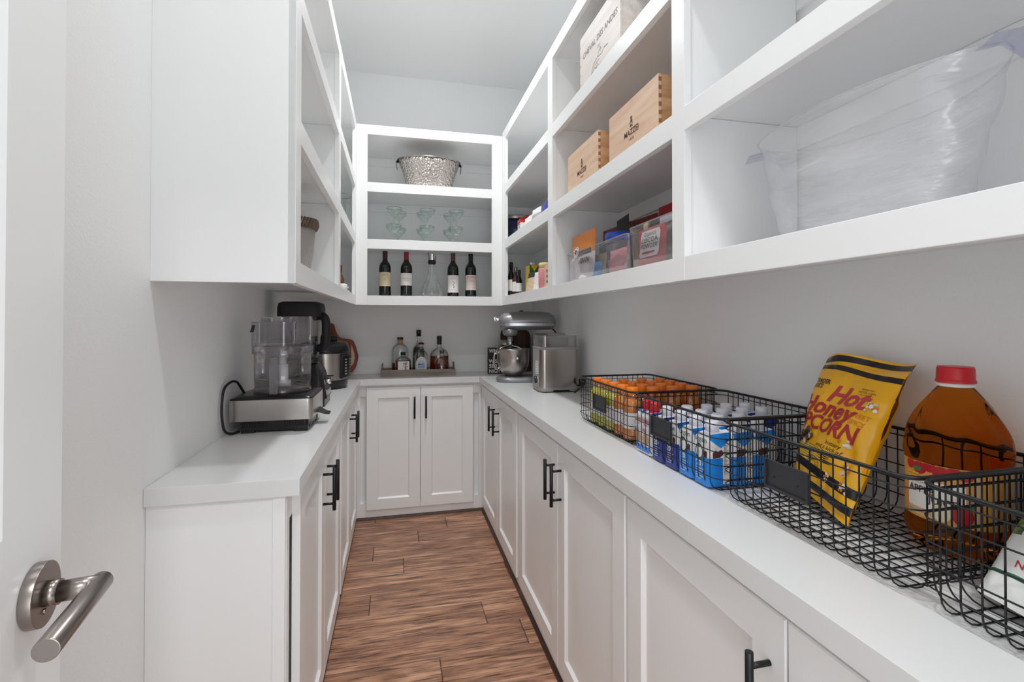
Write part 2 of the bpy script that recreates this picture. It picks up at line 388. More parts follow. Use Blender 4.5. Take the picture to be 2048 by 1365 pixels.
# ------------------------------------------------------------------ base cabinets
def door(parent, off, fn, u0, u1, z0, z1, hu, hz0, hz1, t=.02, sw=.07):
    """shaker door; fn(u, n, z) -> world, n = outwards"""
    m = MB(fn=fn)
    R = lambda i, n: [(u0 + i, n, z0 + i), (u1 - i, n, z0 + i), (u1 - i, n, z1 - i), (u0 + i, n, z1 - i)]
    m.loft([R(0, 0), R(0, t - .0025), R(.0025, t), R(sw, t), R(sw + .009, t - .010), R(sw + .009, t - .014)], 0, False, (True, False))
    d = m.build('door', 'white_paint', parent, off=off)
    p = MB(fn=fn); i = sw + .0085; p.box(u0 + i, u1 - i, t - .016, t - .0098, z0 + i, z1 - i); p.build('panel', 'white_paint', d, off=off)
    h = MB(fn=fn); hn = t + .036
    h.cyl((hu, hn, hz0), (hu, hn, hz1), .0062, n=14)
    for z in (hz0 + .022, hz1 - .022): h.cyl((hu, t - .0005, z), (hu, hn, z), .0045, n=10)
    h.build('handle', 'black_metal', d, off=off)
    return d
ZT, ZB0 = .858, .066
def base_unit(label, fn, u0, u1, splits, handles, depth, loc, endpanel=None):
    t = thing('base_cabinet', label, 'cabinet', loc, 0, 'white shaker base cabinets'); off = loc
    MB(fn=fn).box(u0, u1, -depth, -.020, .0, CT - .0415).build('carcass', 'white_paint', t, off=off)
    m = MB(fn=fn)
    m.box(u0, u1, -.0195, 0, .005, .105); m.box(u0, u1, -.0195, 0, .80, CT - .0415)
    m.box(u0, u0 + .03, -.0195, 0, .105, .80); m.box(u1 - .03, u1, -.0195, 0, .105, .80)
    m.build('face_frame', 'white_paint', t, off=off)
    for (a, b), h in zip(splits, handles): door(t, off, fn, a, b, ZB0, ZT, h, .652, .796)
    return t
fl_ = lambda u, n, z: (FL + n, u, z)
fr_ = lambda u, n, z: (FR - n, u, z)
fb_ = lambda u, n, z: (u, FB - n, z)
g = .0015
t = base_unit('white double-door base cabinet at the open left end beside the doorway wall', fl_, 1.30, 2.315, [(1.362, 1.812 - g), (1.812 + g, 2.285)], (1.765, 1.862), .285, (FL - .14, 1.8, 0))
off_build(MB().box(XL + .0008, FL - .012, 1.2875, 1.2995, 0, CT - .0415), 'end_panel', 'white_paint', t)
off_build(MB().box(FL - .0285, FL - .0005, 1.2835, 1.2875, 0, CT - .0415), 'end_stile', 'white_paint', t, bevel=.001)
base_unit('white double-door base cabinet on the left wall below the pressure cooker', fl_, 2.315, FB - .002, [(2.325, 2.765 - g), (2.765 + g, 3.215)], (2.715, 2.825), .285, (FL - .14, 2.8, 0))
base_unit('white double-door base cabinet across the back wall below the liquor tray', fb_, FL + .002, FR - .002, [(-.191, .153 - g), (.153 + g, .504)], (.113, .187), .268, (.15, FB + .13, 0))
base_unit('white double-door base cabinet on the right wall nearest the back corner', fr_, 2.262, FB - .002, [(2.285, 2.745 - g), (2.745 + g, 3.255)], (2.684, 2.807), .40, (FR + .2, 2.8, 0))
base_unit('white double-door base cabinet in the middle of the right-hand run', fr_, 1.128, 2.262, [(1.135, 1.662 - g), (1.662 + g, 2.238)], (1.622, 1.696), .40, (FR + .2, 1.7, 0))
base_unit('white double-door base cabinet nearest the camera on the right-hand run', fr_, YF + .002, 1.128, [(.10, .611 - g), (.611 + g, 1.122)], (.575, .645), .40, (FR + .2, .5, 0))
# corner carcass fillers behind face frames are hidden; nothing to see there

# ------------------------------------------------------------------ open shelf units
def shelf_unit(label, fn, u0, u1, stiles, rails, depth, loc, zoff=(1.390, 2.50)):
    """fn(u, n, z): n = distance behind the front face"""
    t = thing('open_shelf_unit', label, 'shelves', loc, 0, 'white open shelf units above the countertop'); off = loc; F = .019
    for a, b in stiles: MB(fn=fn).box(a, b, 0, F, rails[0][0] + .0005, rails[-1][1] - .0005).build('stile', 'white_paint', t, off=off, bevel=.001)
    edges = [s for s in stiles]
    for z0, z1 in rails:
        for (a0, a1), (b0, b1) in zip(edges, edges[1:]):
            MB(fn=fn).box(a1, b0, .0003, F, z0, z1).build('rail', 'white_paint', t, off=off, bevel=.001)
    for i, (z0, z1) in enumerate(rails):
        zz = z1 if i < 3 else z0 + .03
        MB(fn=fn).box(u0, u1, F, depth, zz - .02, zz - .0008).build('shelf', 'white_paint', t, off=off)
        if i: MB(fn=fn).box(u0, u1, depth - .012, depth, zz - .078, zz - .0205).build('cleat', 'white_paint', t, off=off, bevel=.001)
    return t
RR = [(1.392, 1.450), (1.750, 1.808), (2.106, 2.164), (2.456, 2.515)]
RB = [(1.389, 1.447), (1.734, 1.793), (2.084, 2.142), (2.436, 2.495)]
RL = [(1.389, 1.447), (1.757, 1.818), (2.100, 2.160), (2.450, 2.510)]
UL, UR, UB = -.2447, .6645, 3.106
# left
fn = lambda u, n, z: (UL - n, u, z)
dpl = UL - XL
ul = shelf_unit('white open shelf unit on the left wall with two tall bays', fn, 1.314, YB - .02, [(1.300, 1.366), (2.22, 2.285), (3.06, UB - .0005)], RL, dpl, (-.4, 2.2, 1.39))
off_build(MB().box(XL, UL - .0005, 1.300, 1.3135, 1.389, 2.51), 'end_panel', 'white_paint', ul, bevel=.001)
for a in RL[:-1]: pass
for i in range(3): off_build(MB().box(XL, UL - .02, 2.232, 2.25, RL[i][1], RL[i + 1][1] - .0805), 'divider', 'white_paint', ul)
for i in range(3): off_build(MB().box(XL + .013, UL - .02, 2.232, 2.25, RL[i + 1][1] - .0805, RL[i + 1][1] - .021 if i < 2 else 2.45), 'divider', 'white_paint', ul)
# right
fn = lambda u, n, z: (UR + n, u, z)
dpr = XR - UR
ur = shelf_unit('white open shelf unit along the right wall with wine crates on it', fn, YF + .002, YB - .02, [(YF + .002, .0), (1.037, 1.091), (2.053, 2.120), (3.025, UB - .0005)], RR, dpr, (.8, 1.6, 1.39))
for y in (1.041, 2.058):
    for i in range(3): off_build(MB().box(UR + .02, XR - .013, y, y + .018, RR[i][1], RR[i + 1][1] - .021 if i < 2 else 2.456), 'divider', 'white_paint', ur)
# back
fn = lambda u, n, z: (u, UB + n, z)
ub = shelf_unit('white open shelf unit across the back wall holding wine bottles', fn, UL - .018, UR + .018, [(UL, -.178), (.596, UR)], RB, YB - UB, (.2, 3.3, 1.39))
# ------------------------------------------------------------------ left counter: food processor
t = thing('food_processor', 'brushed steel food processor with clear work bowl at the near end of left counter', 'food processor', (-.41, 1.93, CT)); Q = t.location.copy()
def B(m, name, mats, **k): return m.build(name, mats, t, off=Q, **k)
m = MB().loft([rrect(-.512, -.300, 1.822, 2.04, .012, z) for z in (CT + .006, CT + .048)], 0, False)
for a, b in ((-.512, -.470), (-.345, -.300)):
    m.box(a, b, 1.818, 1.86, CT, CT + .02); m.box(a, b, 2.0, 2.04, CT, CT + .02)
base = B(m, 'base', 'black_plastic', bevel=.002)
m = MB()
for i in range(24):
    x = -.505 + i * .0085
    if 9 <= i <= 14: continue
    m.box(x, x + .0045, 1.8195, 1.823, CT + .018, CT + .043)
o = m.build('vent_slots', 'dark_gap', base, off=Q, kind='stuff')
B(MB().loft([rrect(-.548, -.283, 1.800, 2.06, .018, z) for z in (.957, 1.028)], 0, True, (True, False)), 'steel_housing', 'steel', bevel=.0015)
B(MB().loft([rrect(-.547, -.284, 1.801, 2.059, .018, 1.0275), rrect(-.545, -.286, 1.803, 2.057, .018, 1.032), rrect(-.52, -.31, 1.83, 2.03, .03, 1.040)], 0, True), 'top_deck', 'black_plastic')
B(MB().loft([[(-.287, y, z) for y, z in ((1.99, .972), (1.93, .972), (1.93, .958), (1.99, .958))], [(-.262, y, z) for y, z in ((1.985, .955), (1.935, .955), (1.935, .948), (1.985, .948))], [(-.245, y, z) for y, z in ((1.98, .951), (1.94, .951), (1.94, .945), (1.98, .945))]], 0, False), 'lever_switch', 'black_plastic', bevel=.001)
bx, by = -.404, 1.93
B(MB().lathe([(.096, 1.034), (.096, 1.052), (.093, 1.056)], bx, by, 40, cap=(True, False)), 'bowl_collar', 'smoke_plastic')
bowl = B(MB().lathe([(.0925, 1.056), (.0945, 1.10), (.0955, 1.178), (.099, 1.182), (.099, 1.190)], bx, by, 48, cap=(True, False)), 'bowl', 'smoke_plastic', nrm=False)
B(MB().lathe([(.101, 1.176), (.101, 1.202), (.094, 1.206), (.03, 1.208)], bx, by, 48, cap=(False, True)), 'lid', 'smoke_plastic', nrm=False)
m = MB(); m.loft([rrect(-.500, -.365, 1.865, 1.985, .03, z, 8) for z in (1.204, 1.289)], 0, True, (False, False)); m.loft([rrect(-.502, -.363, 1.863, 1.987, .031, z, 8) for z in (1.287, 1.291)], 0, True, (False, False))
B(m, 'feed_tube', 'smoke_plastic', nrm=False)
B(MB().loft([rrect(-.475, -.375, 1.88, 1.972, .03, z, 8) for z in (1.215, 1.306)], 0, True, (True, False)).loft([rrect(-.478, -.372, 1.877, 1.975, .031, z, 8) for z in (1.304, 1.3075)], 0, True, (False, False)), 'pusher', 'smoke_plastic', nrm=False)
B(MB().loft([[(x, y, z) for x, y in ((-.425, 1.84), (-.397, 1.84), (-.397, 1.815), (-.425, 1.815))] for z in (1.042, 1.172)], 0, False, (True, True)), 'bowl_handle', 'smoke_plastic', bevel=.004)
B(MB().lathe([(.026, 1.058), (.026, 1.078), (.018, 1.080), (.0165, 1.135), (.014, 1.137)], bx, by, 24), 'blade_hub', 'white_plastic')
for sg, dz in ((1, 0), (-1, .006)):
    B(MB().loft([[(bx + sg * (.02 + .055 * k), by + sg * .03 * k * k - .01 * e, 1.064 + dz + .02 * k) for e in (-1, 1)] for k in (0, .3, .6, 1)], 0, True, (False, False), False), 'blade', 'steel')
B(MB().loft([[(-.497, 1.862, 1.255), (-.487, 1.862, 1.255), (-.480, 1.862, 1.280), (-.490, 1.862, 1.280)], [(-.497, 1.866, 1.255), (-.487, 1.866, 1.255), (-.480, 1.866, 1.280), (-.490, 1.866, 1.280)]], 0, False), 'latch', 'black_matte')
P = [(-.52, 1.95, 1.0), (-.535, 1.90, 1.06), (-.538, 1.86, 1.085), (-.545, 1.82, 1.088), (-.55, 1.775, 1.07), (-.55, 1.755, 1.02), (-.548, 1.755, .97), (-.545, 1.77, .935), (-.535, 1.80, .920), (-.52, 1.83, .920)]
def smooth(P, n=6):
    out = []; V = [Vector(p) for p in P]
    for i in range(len(V) - 1):
        a, b, c, d = V[max(i - 1, 0)], V[i], V[i + 1], V[min(i + 2, len(V) - 1)]
        for k in range(n):
            u = k / n; out.append(.5 * ((2 * b) + (c - a) * u + (2 * a - 5 * b + 4 * c - d) * u * u + (3 * b - a - 3 * c + d) * u ** 3))
    return out + [V[-1]]
B(MB().tube(smooth(P), .0042, 10), 'power_cord', 'black_matte')

# blender
t = thing('blender', 'tall blender with thick black lid and black handle behind the food processor', 'blender', (-.41, 2.39, CT)); Q = t.location.copy()
def sq(x0, x1, y0, y1, z, r=.02): return rrect(x0, x1, y0, y1, r, z)
base = B(MB().loft([sq(-.505, -.310, 2.285, 2.495, CT), sq(-.503, -.312, 2.287, 2.493, CT + .07), sq(-.485, -.328, 2.31, 2.475, CT + .15), sq(-.475, -.345, 2.325, 2.455, CT + .185)], 0, True), 'motor_base', 'black_plastic', bevel=.002)
m = MB().loft([[(-.313 - .075 * k * .2, y, z) for y, z in ((2.315, CT + .03 + .0 * k), (2.465, CT + .03), (2.45, CT + .15), (2.33, CT + .15))] for k in (0, -.35)], 0, False)
f = B(MB().loft([[(-.314, 2.30, CT + .03), (-.314, 2.48, CT + .03), (-.333, 2.46, CT + .152), (-.333, 2.325, CT + .152)], [(-.303, 2.31, CT + .035), (-.303, 2.47, CT + .035), (-.325, 2.452, CT + .148), (-.325, 2.332, CT + .148)]], 0, False), 'control_panel', 'black_plastic', bevel=.003)
m = MB().cyl((-.316, 2.39, CT + .105), (-.296, 2.39, CT + .108), .019, .016, 20).build('dial', 'chrome', f, off=Q, bevel=.002)
for y in (2.335, 2.437): MB().box(-.33, -.290, y, y + .008, CT + .118, CT + .124).build('toggle', 'black_plastic', f, off=Q, bevel=.001)
MB().box(-.3085, -.3022, 2.345, 2.44, CT + .045, CT + .07).build('badge', 'steel', f, off=Q)
B(MB().loft([sq(-.475, -.345, 2.325, 2.455, CT + .184, .03), sq(-.478, -.342, 2.322, 2.458, CT + .215, .03)], 0, True), 'jar_collar', 'black_plastic')
B(MB().loft([sq(-.472, -.352, 2.332, 2.448, CT + .214, .03), sq(-.490, -.345, 2.318, 2.462, 1.24, .035), sq(-.500, -.340, 2.308, 2.472, 1.318, .04)], 0, True, (True, False)), 'jar', 'smoke_plastic', nrm=False)
B(MB().loft([sq(-.512, -.330, 2.296, 2.484, 1.314, .03), sq(-.512, -.330, 2.296, 2.484, 1.350, .03), sq(-.508, -.334, 2.30, 2.48, 1.372, .03), sq(-.494, -.348, 2.314, 2.466, 1.379, .03)], 0, True), 'lid', 'black_matte', bevel=.001)
B(MB().tube(smooth([(-.365, 2.37, 1.312), (-.332, 2.352, 1.316), (-.314, 2.343, 1.298), (-.311, 2.341, 1.25), (-.312, 2.342, 1.20), (-.322, 2.347, 1.176), (-.348, 2.36, 1.170)], 5), .0185, 14), 'handle', 'black_matte')

# pressure cooker
t = thing('pressure_cooker', 'round steel electric pressure cooker with black lid on the left counter', 'cooker', (-.40, 2.95, CT)); Q = t.location.copy(); cx, cy = -.40, 2.95
B(MB().lathe([(.115, CT), (.124, CT + .012), (.128, CT + .045), (.131, CT + .05)], cx, cy, 48), 'foot_ring', 'black_plastic')
body = B(MB().lathe([(.129, CT + .049), (.129, CT + .200)], cx, cy, 56, cap=(False, False)), 'body', 'steel_v')
B(MB().lathe([(.136, CT + .198), (.137, CT + .212), (.130, CT + .238), (.122, CT + .255), (.085, CT + .264), (.0, CT + .267)], cx, cy, 56, cap=(True, False)), 'lid', 'black_plastic')
B(MB().box(cx - .07, cx + .07, cy - .013, cy + .013, CT + .262, CT + .292), 'lid_handle', 'black_plastic', bevel=.006)
B(MB().lathe([(.016, CT + .26), (.016, CT + .285), (.010, CT + .29)], cx - .02, cy + .06, 16), 'steam_valve', 'black_plastic')
a0 = radians(-24)
def arc(r, w, z0, z1, n=9):
    return [[(cx + rr * cos(a0 + w * (i / (n - 1) - .5)), cy + rr * sin(a0 + w * (i / (n - 1) - .5)), z) for rr, z in ((r[0], z0), (r[1], z0 + .01), (r[1], z1 - .01), (r[0], z1))] for i in range(n)]
pn = B(MB().loft(arc((.127, .146), .66, CT + .055, CT + .195), 0, True), 'control_panel', 'black_plastic', bevel=.004)
F_ = wrap(cx, cy, .1465, CT + .125, a0)
m = MB()
for j in range(6):
    for i in (-1, 1): m.poly([(i * .022 - .008, -.045 + j * .016), (i * .022 + .008, -.045 + j * .016), (i * .022 + .008, -.038 + j * .016), (i * .022 - .008, -.038 + j * .016)], F_)
m.build('buttons', 'grey_plastic', pn, off=Q, kind='stuff')

# cutting boards behind the cooker
t = thing('serving_board', 'reddish live-edge wooden serving board leaning in the left back corner', 'cutting board', (-.38, 3.55, CT)); Q = t.location.copy()
def lean(y0, k): return lambda x, y, z: (x, y0 - (z - CT) * 0 + y + (z - CT) * k, z)
OUT = [(-.33, .914), (-.285, .955), (-.268, 1.0), (-.262, 1.04), (-.268, 1.075), (-.275, 1.10), (-.285, 1.13), (-.30, 1.155), (-.33, 1.165), (-.375, 1.172), (-.395, 1.187), (-.41, 1.215), (-.418, 1.245), (-.428, 1.27), (-.455, 1.276), (-.482, 1.272), (-.49, 1.24), (-.50, 1.20), (-.53, 1.17), (-.545, 1.10), (-.548, 1.0), (-.54, .93), (-.52, .914)]
m = MB(fn=lean(3.535, .10)); OUT2 = [(p.x, p.z) for p in smooth([(x, 0, z) for x, z in OUT], 4)]; m.loft([[(x, y, z) for x, z in OUT2] for y in (0, .018)], 0, False); B(m, 'board', 'red_wood', bevel=.004)
STR = [(-.312, .97), (-.290, 1.0), (-.284, 1.04), (-.288, 1.07), (-.297, 1.10), (-.308, 1.13), (-.31, 1.09), (-.306, 1.04), (-.315, 1.0)]
m = MB(fn=lean(3.5335, .10)); m.loft([[(x, y, z) for x, z in STR] for y in (0, .003)], 0, False); B(m, 'sapwood_streak', 'crate_wood')

# ------------------------------------------------------------------ back counter: tray of bottles
t = thing('serving_tray', 'long grey wooden tray with metal handles on the back counter', 'tray', (.147, 3.492, CT), radians(-1.2)); tray = t
m = MB(); L, D, H = .2515, .086, .044
m.box(-L, L, -D, -D + .010, 0, H).box(-L, L, D - .010, D, 0, H).box(-L, -L + .010, -D + .01, D - .01, 0, H).box(L - .010, L, -D + .01, D - .01, 0, H)
m.build('rim', 'tray_wood', t, bevel=.0012)
MB().box(-L + .01, L - .01, -D + .01, D - .01, .001, .008).build('bottom_board', 'dark_wood', t)
for s in (-1, 1):
    x = s * (L - .005)
    MB().tube(smooth([(x, -.035, H - .002), (x - s * .002, -.034, H + .028), (x - s * .002, -.022, H + .038), (x - s * .002, .022, H + .038), (x - s * .002, .034, H + .028), (x, .035, H - .002)], 4), .004, 8).build('handle', 'nickel', t)
mat('whisky', 'd07a30', .02, trans=1, ior=1.30); mat('bourbon', 'c05524', .02, trans=1, ior=1.30)
mat('green_liquid', '2c3a1c', .05, trans=.6, ior=1.3); mat('blue_ink', 'b3c5dd', .6); mat('cork', 'c79a6b', .7)
mat('dark_cap', '221b16', .45); mat('gold_cap', '6a5a3a', .4, .5); mat('rose_band', 'd6a9a4', .4)
ZTR = CT + .0085
def spirit(name, label, x, y, prof, ex, ey, liquid, level, cap, capm, n=32, cork=None, neck=None, zs=1):
    t = thing(name, label, 'bottle', (x, y, ZTR), 0, 'liquor bottles on the back counter tray')
    MB().lathe(prof, 0, 0, n, ex=ex, ey=ey, cap=(True, False)).build('glass', 'clear_glass', t, nrm=False)
    lp = [(max(r - .003, .002), max(z, .004)) for r, z in prof if z < level]
    for (r0, z0), (r1, z1) in zip(prof, prof[1:]):
        if z0 < level <= z1: lp.append((r0 + (r1 - r0) * (level - z0) / (z1 - z0) - .003, level))
    MB().lathe(lp, 0, 0, n, ex=ex, ey=ey).build('liquid', liquid, t)
    MB().lathe(cap, 0, 0, 20).build('cap', capm, t, bevel=.0008)
    if cork: MB().lathe(cork, 0, 0, 16).build('cork', 'cork', t)
    t.scale = (1, 1, zs)
    if neck: MB().lathe(neck, 0, 0, 20).build('neck_band', 'rose_band', t)
    return t
spirit('liquor_bottle', 'wide clear bottle with cork stopper and little amber liquid, at back left of tray', .022, 3.530, [(.052, 0), (.058, .006), (.0595, .15), (.056, .175), (.042, .195), (.022, .207), (.019, .215), (.019, .232), (.021, .236)], 1, .6, 'whisky', .075, [(.020, .238), (.021, .240), (.021, .252), (.019, .253)], 'dark_cap', cork=[(.014, .20), (.017, .2375)])
b2 = spirit('liquor_bottle', 'square whisky bottle with white label of brush calligraphy, front left of tray', .040, 3.447, [(.049, 0), (.0535, .006), (.0535, .088), (.048, .100), (.030, .112), (.018, .118), (.016, .126)], 1, .62, 'whisky', .092, [(.0165, .126), (.017, .128), (.017, .144), (.015, .145)], 'dark_cap', n=8, zs=1.06)
f = lambda u, v: (u, -.0345, .047 + v)
m = MB().box(-.034, .042, -.0337, -.0331, .012, .088); m.build('label', 'paper', b2)
m = MB()
# brush-like calligraphy strokes
for a, b, w in (((-.000, .030), (.012, .018), .004), ((.004, .018), (-.002, .004), .003), ((.014, .034), (.016, .012), .004), ((.022, .034), (.030, .026), .004), ((.024, .030), (.018, .010), .0035), ((.004, .004), (.034, .008), .004), ((.010, -.004), (.032, -.002), .003), ((.018, .010), (.020, -.030), .004), ((.010, -.012), (.028, -.012), .003), ((.006, .026), (.028, .020), .003)):
    d = Vector((b[0] - a[0], b[1] - a[1])).normalized(); nn = (-d.y * w / 2, d.x * w / 2)
    m.poly([(a[0] + nn[0], a[1] + nn[1]), (a[0] - nn[0], a[1] - nn[1]), (b[0] - nn[0] * .5, b[1] - nn[1] * .5), (b[0] + nn[0] * .5, b[1] + nn[1] * .5)], f)
m.text('HIBIKI', .0065, lambda u, v: f(u - .016, v - .018)); m.text('JAPANESE HARMONY', .0035, lambda u, v: f(u - .014, v - .025))
m.build('lettering', 'ink', b2)
t = thing('liquor_bottle', 'tall dark green bottle with long clear neck and black cap, back of tray', 'bottle', (.150, 3.535, ZTR), 0, 'liquor bottles on the back counter tray')
MB().lathe([(.036, 0), (.040, .006), (.040, .155), (.036, .178), (.022, .195), (.0155, .204), (.0145, .235), (.0145, .262)], cap=(True, False)).build('glass', 'clear_glass', t, nrm=False)
MB().lathe([(.034, .003), (.038, .008), (.038, .154), (.033, .176), (.028, .184)]).build('liquid', 'green_liquid', t)
MB().lathe([(.0165, .259), (.0165, .302), (.0155, .304)], n=20).build('cap', 'black_plastic', t)
b4 = spirit('liquor_bottle', 'clear gin bottle with ornate white and blue label, centre front of tray', .163, 3.450, [(.040, 0), (.046, .006), (.047, .115), (.042, .138), (.026, .152), (.0155, .160), (.0145, .185)], 1, .72, 'clear_glass', .02, [(.019, .196), (.020, .199), (.018, .206), (.008, .209)], 'dark_cap', neck=[(.0150, .180), (.0155, .197)], zs=1.05)
def ell(u, v): return (u, -.72 * sqrt(max(.0478 ** 2 - u * u, 1e-9)) - .0006, .057 + v)
m = MB(); star = [((.044 if i % 2 else .040) * .92 * cos(2 * pi * i / 64), (.062 if i % 2 else .056) * sin(2 * pi * i / 64)) for i in range(64)]
def fan(m, pts, F, mi=0, rings=6):
    n = len(pts); gx = sum(p[0] for p in pts) / n; gy = sum(p[1] for p in pts) / n; fs = []
    vs = [F(gx + (x - gx) * k / rings, gy + (y - gy) * k / rings) for k in range(1, rings + 1) for x, y in pts] + [F(gx, gy)]
    for k in range(rings - 1):
        for i in range(n): fs.append((k * n + i, k * n + (i + 1) % n, (k + 1) * n + (i + 1) % n, (k + 1) * n + i))
    fs += [(len(vs) - 1, i, (i + 1) % n) for i in range(n)]
    return m.add(vs, fs, mi)
fan(m, star, ell); m.build('label', 'paper', b4)
e2 = lambda u, v: (lambda p: (p[0], p[1] - .0004, p[2]))(ell(u, v)); e3 = lambda u, v: (lambda p: (p[0], p[1] - .0008, p[2]))(ell(u, v))
m = MB(); fan(m, [(.027 * cos(2 * pi * i / 40), .040 * sin(2 * pi * i / 40)) for i in range(40)], e2)
m.build('label_centre', 'blue_ink', b4)
m = MB(); m.text('MARK', .016, lambda u, v: e3(u, v + .004), bold=.02); m.text('NORD', .016, lambda u, v: e3(u, v - .012), bold=.02); m.text('GIN', .010, lambda u, v: e3(u, v - .027))
for i in range(32):
    a = 2 * pi * i / 32
    m.disc(.034 * cos(a), .0485 * sin(a), .0022, e2, n=6)
m.build('lettering', 'navy_ink', b4)
spirit('liquor_bottle', 'broad round-shouldered bourbon bottle of red-amber liquid, back right of tray', .295, 3.530, [(.060, 0), (.0665, .006), (.0675, .115), (.062, .140), (.045, .160), (.024, .172), (.0165, .180), (.0155, .205)], 1, .5, 'bourbon', .118, [(.0165, .200), (.0165, .212), (.0155, .225), (.0168, .232), (.0168, .258), (.0155, .260)], 'dark_cap')
b6 = spirit('liquor_bottle', 'short dome-shaped brown bottle with gold neck, front right of tray', .307, 3.448, [(.046, 0), (.051, .005), (.0515, .04), (.047, .070), (.034, .094), (.018, .108), (.0125, .114), (.012, .138)], 1, .6, 'bourbon', .045, [(.0145, .132), (.0155, .137), (.0155, .150), (.0145, .152)], 'gold_cap', zs=1.06)
MB().box(-.042, .012, -.0312, -.0306, .006, .016).build('label', 'paper', b6)

# ------------------------------------------------------------------ word sign, canister and boards in the right back corner
t = thing('word_sign', 'black block sign with white capital letters beside the mixer bowl', 'sign', (.705, 3.435, CT), radians(-4))
MB().box(-.075, .075, -.018, .018, 0, .184).build('block', 'black_matte', t, bevel=.001)
m = MB(); f = lambda u, v: (u, -.0188, v)
for s, z, sz, sq_ in (('WINE WIT', .150, .036, .80), ('&', .114, .034, .9), ('WISDOM', .078, .036, .90), ('SERVED', .043, .036, .95), ('NIGHTLY', .008, .036, .88)):
    vs, _ = textmesh(s, 'CENTER', 0, .024); w = max(x for x, y in vs) - min(x for x, y in vs)
    k = (.134 / (w * sz)) if s != '&' else .9
    m.text(s, sz, lambda u, v, z=z: f(u - .001, v + z), squeeze=k, bold=.024)
m.build('lettering', 'paper', t)
t = thing('canister', 'round steel canister with domed lid behind the black word sign', 'canister', (.775, 3.506, CT))
MB().lathe([(.051, 0), (.053, .004), (.053, .19)], n=40).build('body', 'steel_v', t)
MB().lathe([(.054, .188), (.054, .205), (.050, .225), (.038, .236), (.0, .240)], n=40, cap=(True, False)).build('lid', 'steel_v', t)
t = thing('cutting_board', 'dark brown round-topped cutting board leaning behind the steel canister', 'cutting board', (.80, 3.57, CT)); Q = t.location.copy()
pts = [(.752, .915), (.752, 1.19)] + [(.807 - .055 * cos(a), 1.19 + .05 * sin(a)) for a in [pi * i / 10 for i in range(1, 10)]] + [(.862, 1.19), (.862, .915)]
B(MB(fn=lambda x, y, z: (x, y + .06 * (z - CT), z)).loft([[(x, y, z) for x, z in pts] for y in (3.560, 3.576)], 0, False), 'board', 'dark_wood', bevel=.003)
t = thing('cutting_board', 'dark striped paddle board with long round-ended handle behind the stand mixer', 'cutting board', (.92, 3.54, CT)); Q = t.location.copy()
k_ = lambda x, y, z: (x, y + .07 * (z - CT), z)
pts = [(.845, .915), (.845, 1.17), (.852, 1.20), (.872, 1.222), (.888, 1.24), (.889, 1.325)] + [(.908 - .024 * cos(a), 1.345 + .024 * sin(a)) for a in [pi * i / 8 for i in range(0, 9)]] + [(.927, 1.325), (.928, 1.24), (.945, 1.222), (.967, 1.20), (.975, 1.17), (.975, .915)]
B(MB(fn=k_).loft([[(x, y, z) for x, z in pts] for y in (3.525, 3.541)], 0, False), 'board', 'dark_wood', bevel=.003)
for a, b in ((.878, .905), (.915, .935)): B(MB(fn=k_).box(a, b, 3.5242, 3.526, .918, 1.20), 'walnut_stripe', 'walnut')

# ------------------------------------------------------------------ stand mixer
t = thing('stand_mixer', 'silver grey stand mixer with steel bowl in the right back corner', 'mixer', (.72, 2.99, CT), radians(-8))
m = MB(); m.loft([[(x * 1.0, y, z) for x, y, _ in rrect(-.118 + i, .235 - i, -.092 + i, .092 - i, .085 - i, 0, 8)] for i, z in ((.006, 0), (0, .006), (0, .018), (.012, .030), (.03, .034))], 0, True)
m.build('base', 'mixer_grey', t)
m = MB(); m.loft([rrect(x0, x1, -w, w, w * .7, z, 6) for x0, x1, w, z in ((.125, .235, .065, .030), (.145, .235, .052, .07), (.158, .232, .045, .16), (.150, .235, .048, .25), (.13, .24, .05, .30))], 0, True); m.build('pedestal', 'mixer_grey', t)
def headsec(x, w, z0, z1): return [(x, w * cos(a), (z0 + z1) / 2 + (z1 - z0) / 2 * sin(a)) for a in [2 * pi * i / 28 for i in range(28)]]
hd = MB().loft([headsec(*q) for q in ((-.098, .018, .355, .395), (-.090, .040, .330, .412), (-.07, .055, .318, .424), (-.03, .062, .316, .432), (.06, .064, .318, .437), (.16, .064, .320, .437), (.215, .060, .322, .430), (.243, .045, .330, .415), (.257, .02, .345, .390))], 0, True).build('motor_head', 'mixer_grey', t)
def bandf(off):
    pts = [(-.0965, .03), (-.085, .047), (-.065, .057), (-.03, .064), (.06, .0662), (.16, .0662), (.213, .062), (.242, .046)]
    return [[(x, -y - off, z) for z in (.347, .364)] for x, y in pts]
MB().loft(bandf(.0002), 0, True, (False, False), False).build('trim_band', 'mixer_band', hd)
MB().cyl((-.09, 0, .385), (-.122, 0, .385), .013, n=20).cyl((-.12, 0, .385), (-.134, 0, .385), .019, .018, 16).build('attachment_knob', 'chrome', hd, bevel=.002)
MB().lathe([(.048, .325), (.046, .298), (.036, .285), (.02, .283)], -.03, 0, 28).lathe([(.017, .284), (.017, .262), (.010, .26)], -.03, 0, 20).build('planetary_hub', 'mixer_grey', hd)
bowl = MB().lathe([(.035, .034), (.05, .036), (.055, .042), (.066, .052), (.085, .075), (.097, .105), (.1, .135), (.101, .196), (.104, .199), (.104, .203), (.0995, .203), (.098, .135), (.08, .08)], -.01, 0, 56, cap=(True, False)).build('bowl', 'steel_v', t)
MB().tube(smooth([(-.108, -.02, .175), (-.127, -.026, .172), (-.133, -.028, .14), (-.130, -.027, .10), (-.114, -.022, .078), (-.095, -.015, .085)], 5), .0065, 10).build('bowl_handle', 'steel', bowl)
MB().cyl((.005, -.1015, .150), (.005, -.111, .150), .009, .006, 14).build('bowl_stud', 'chrome', bowl)
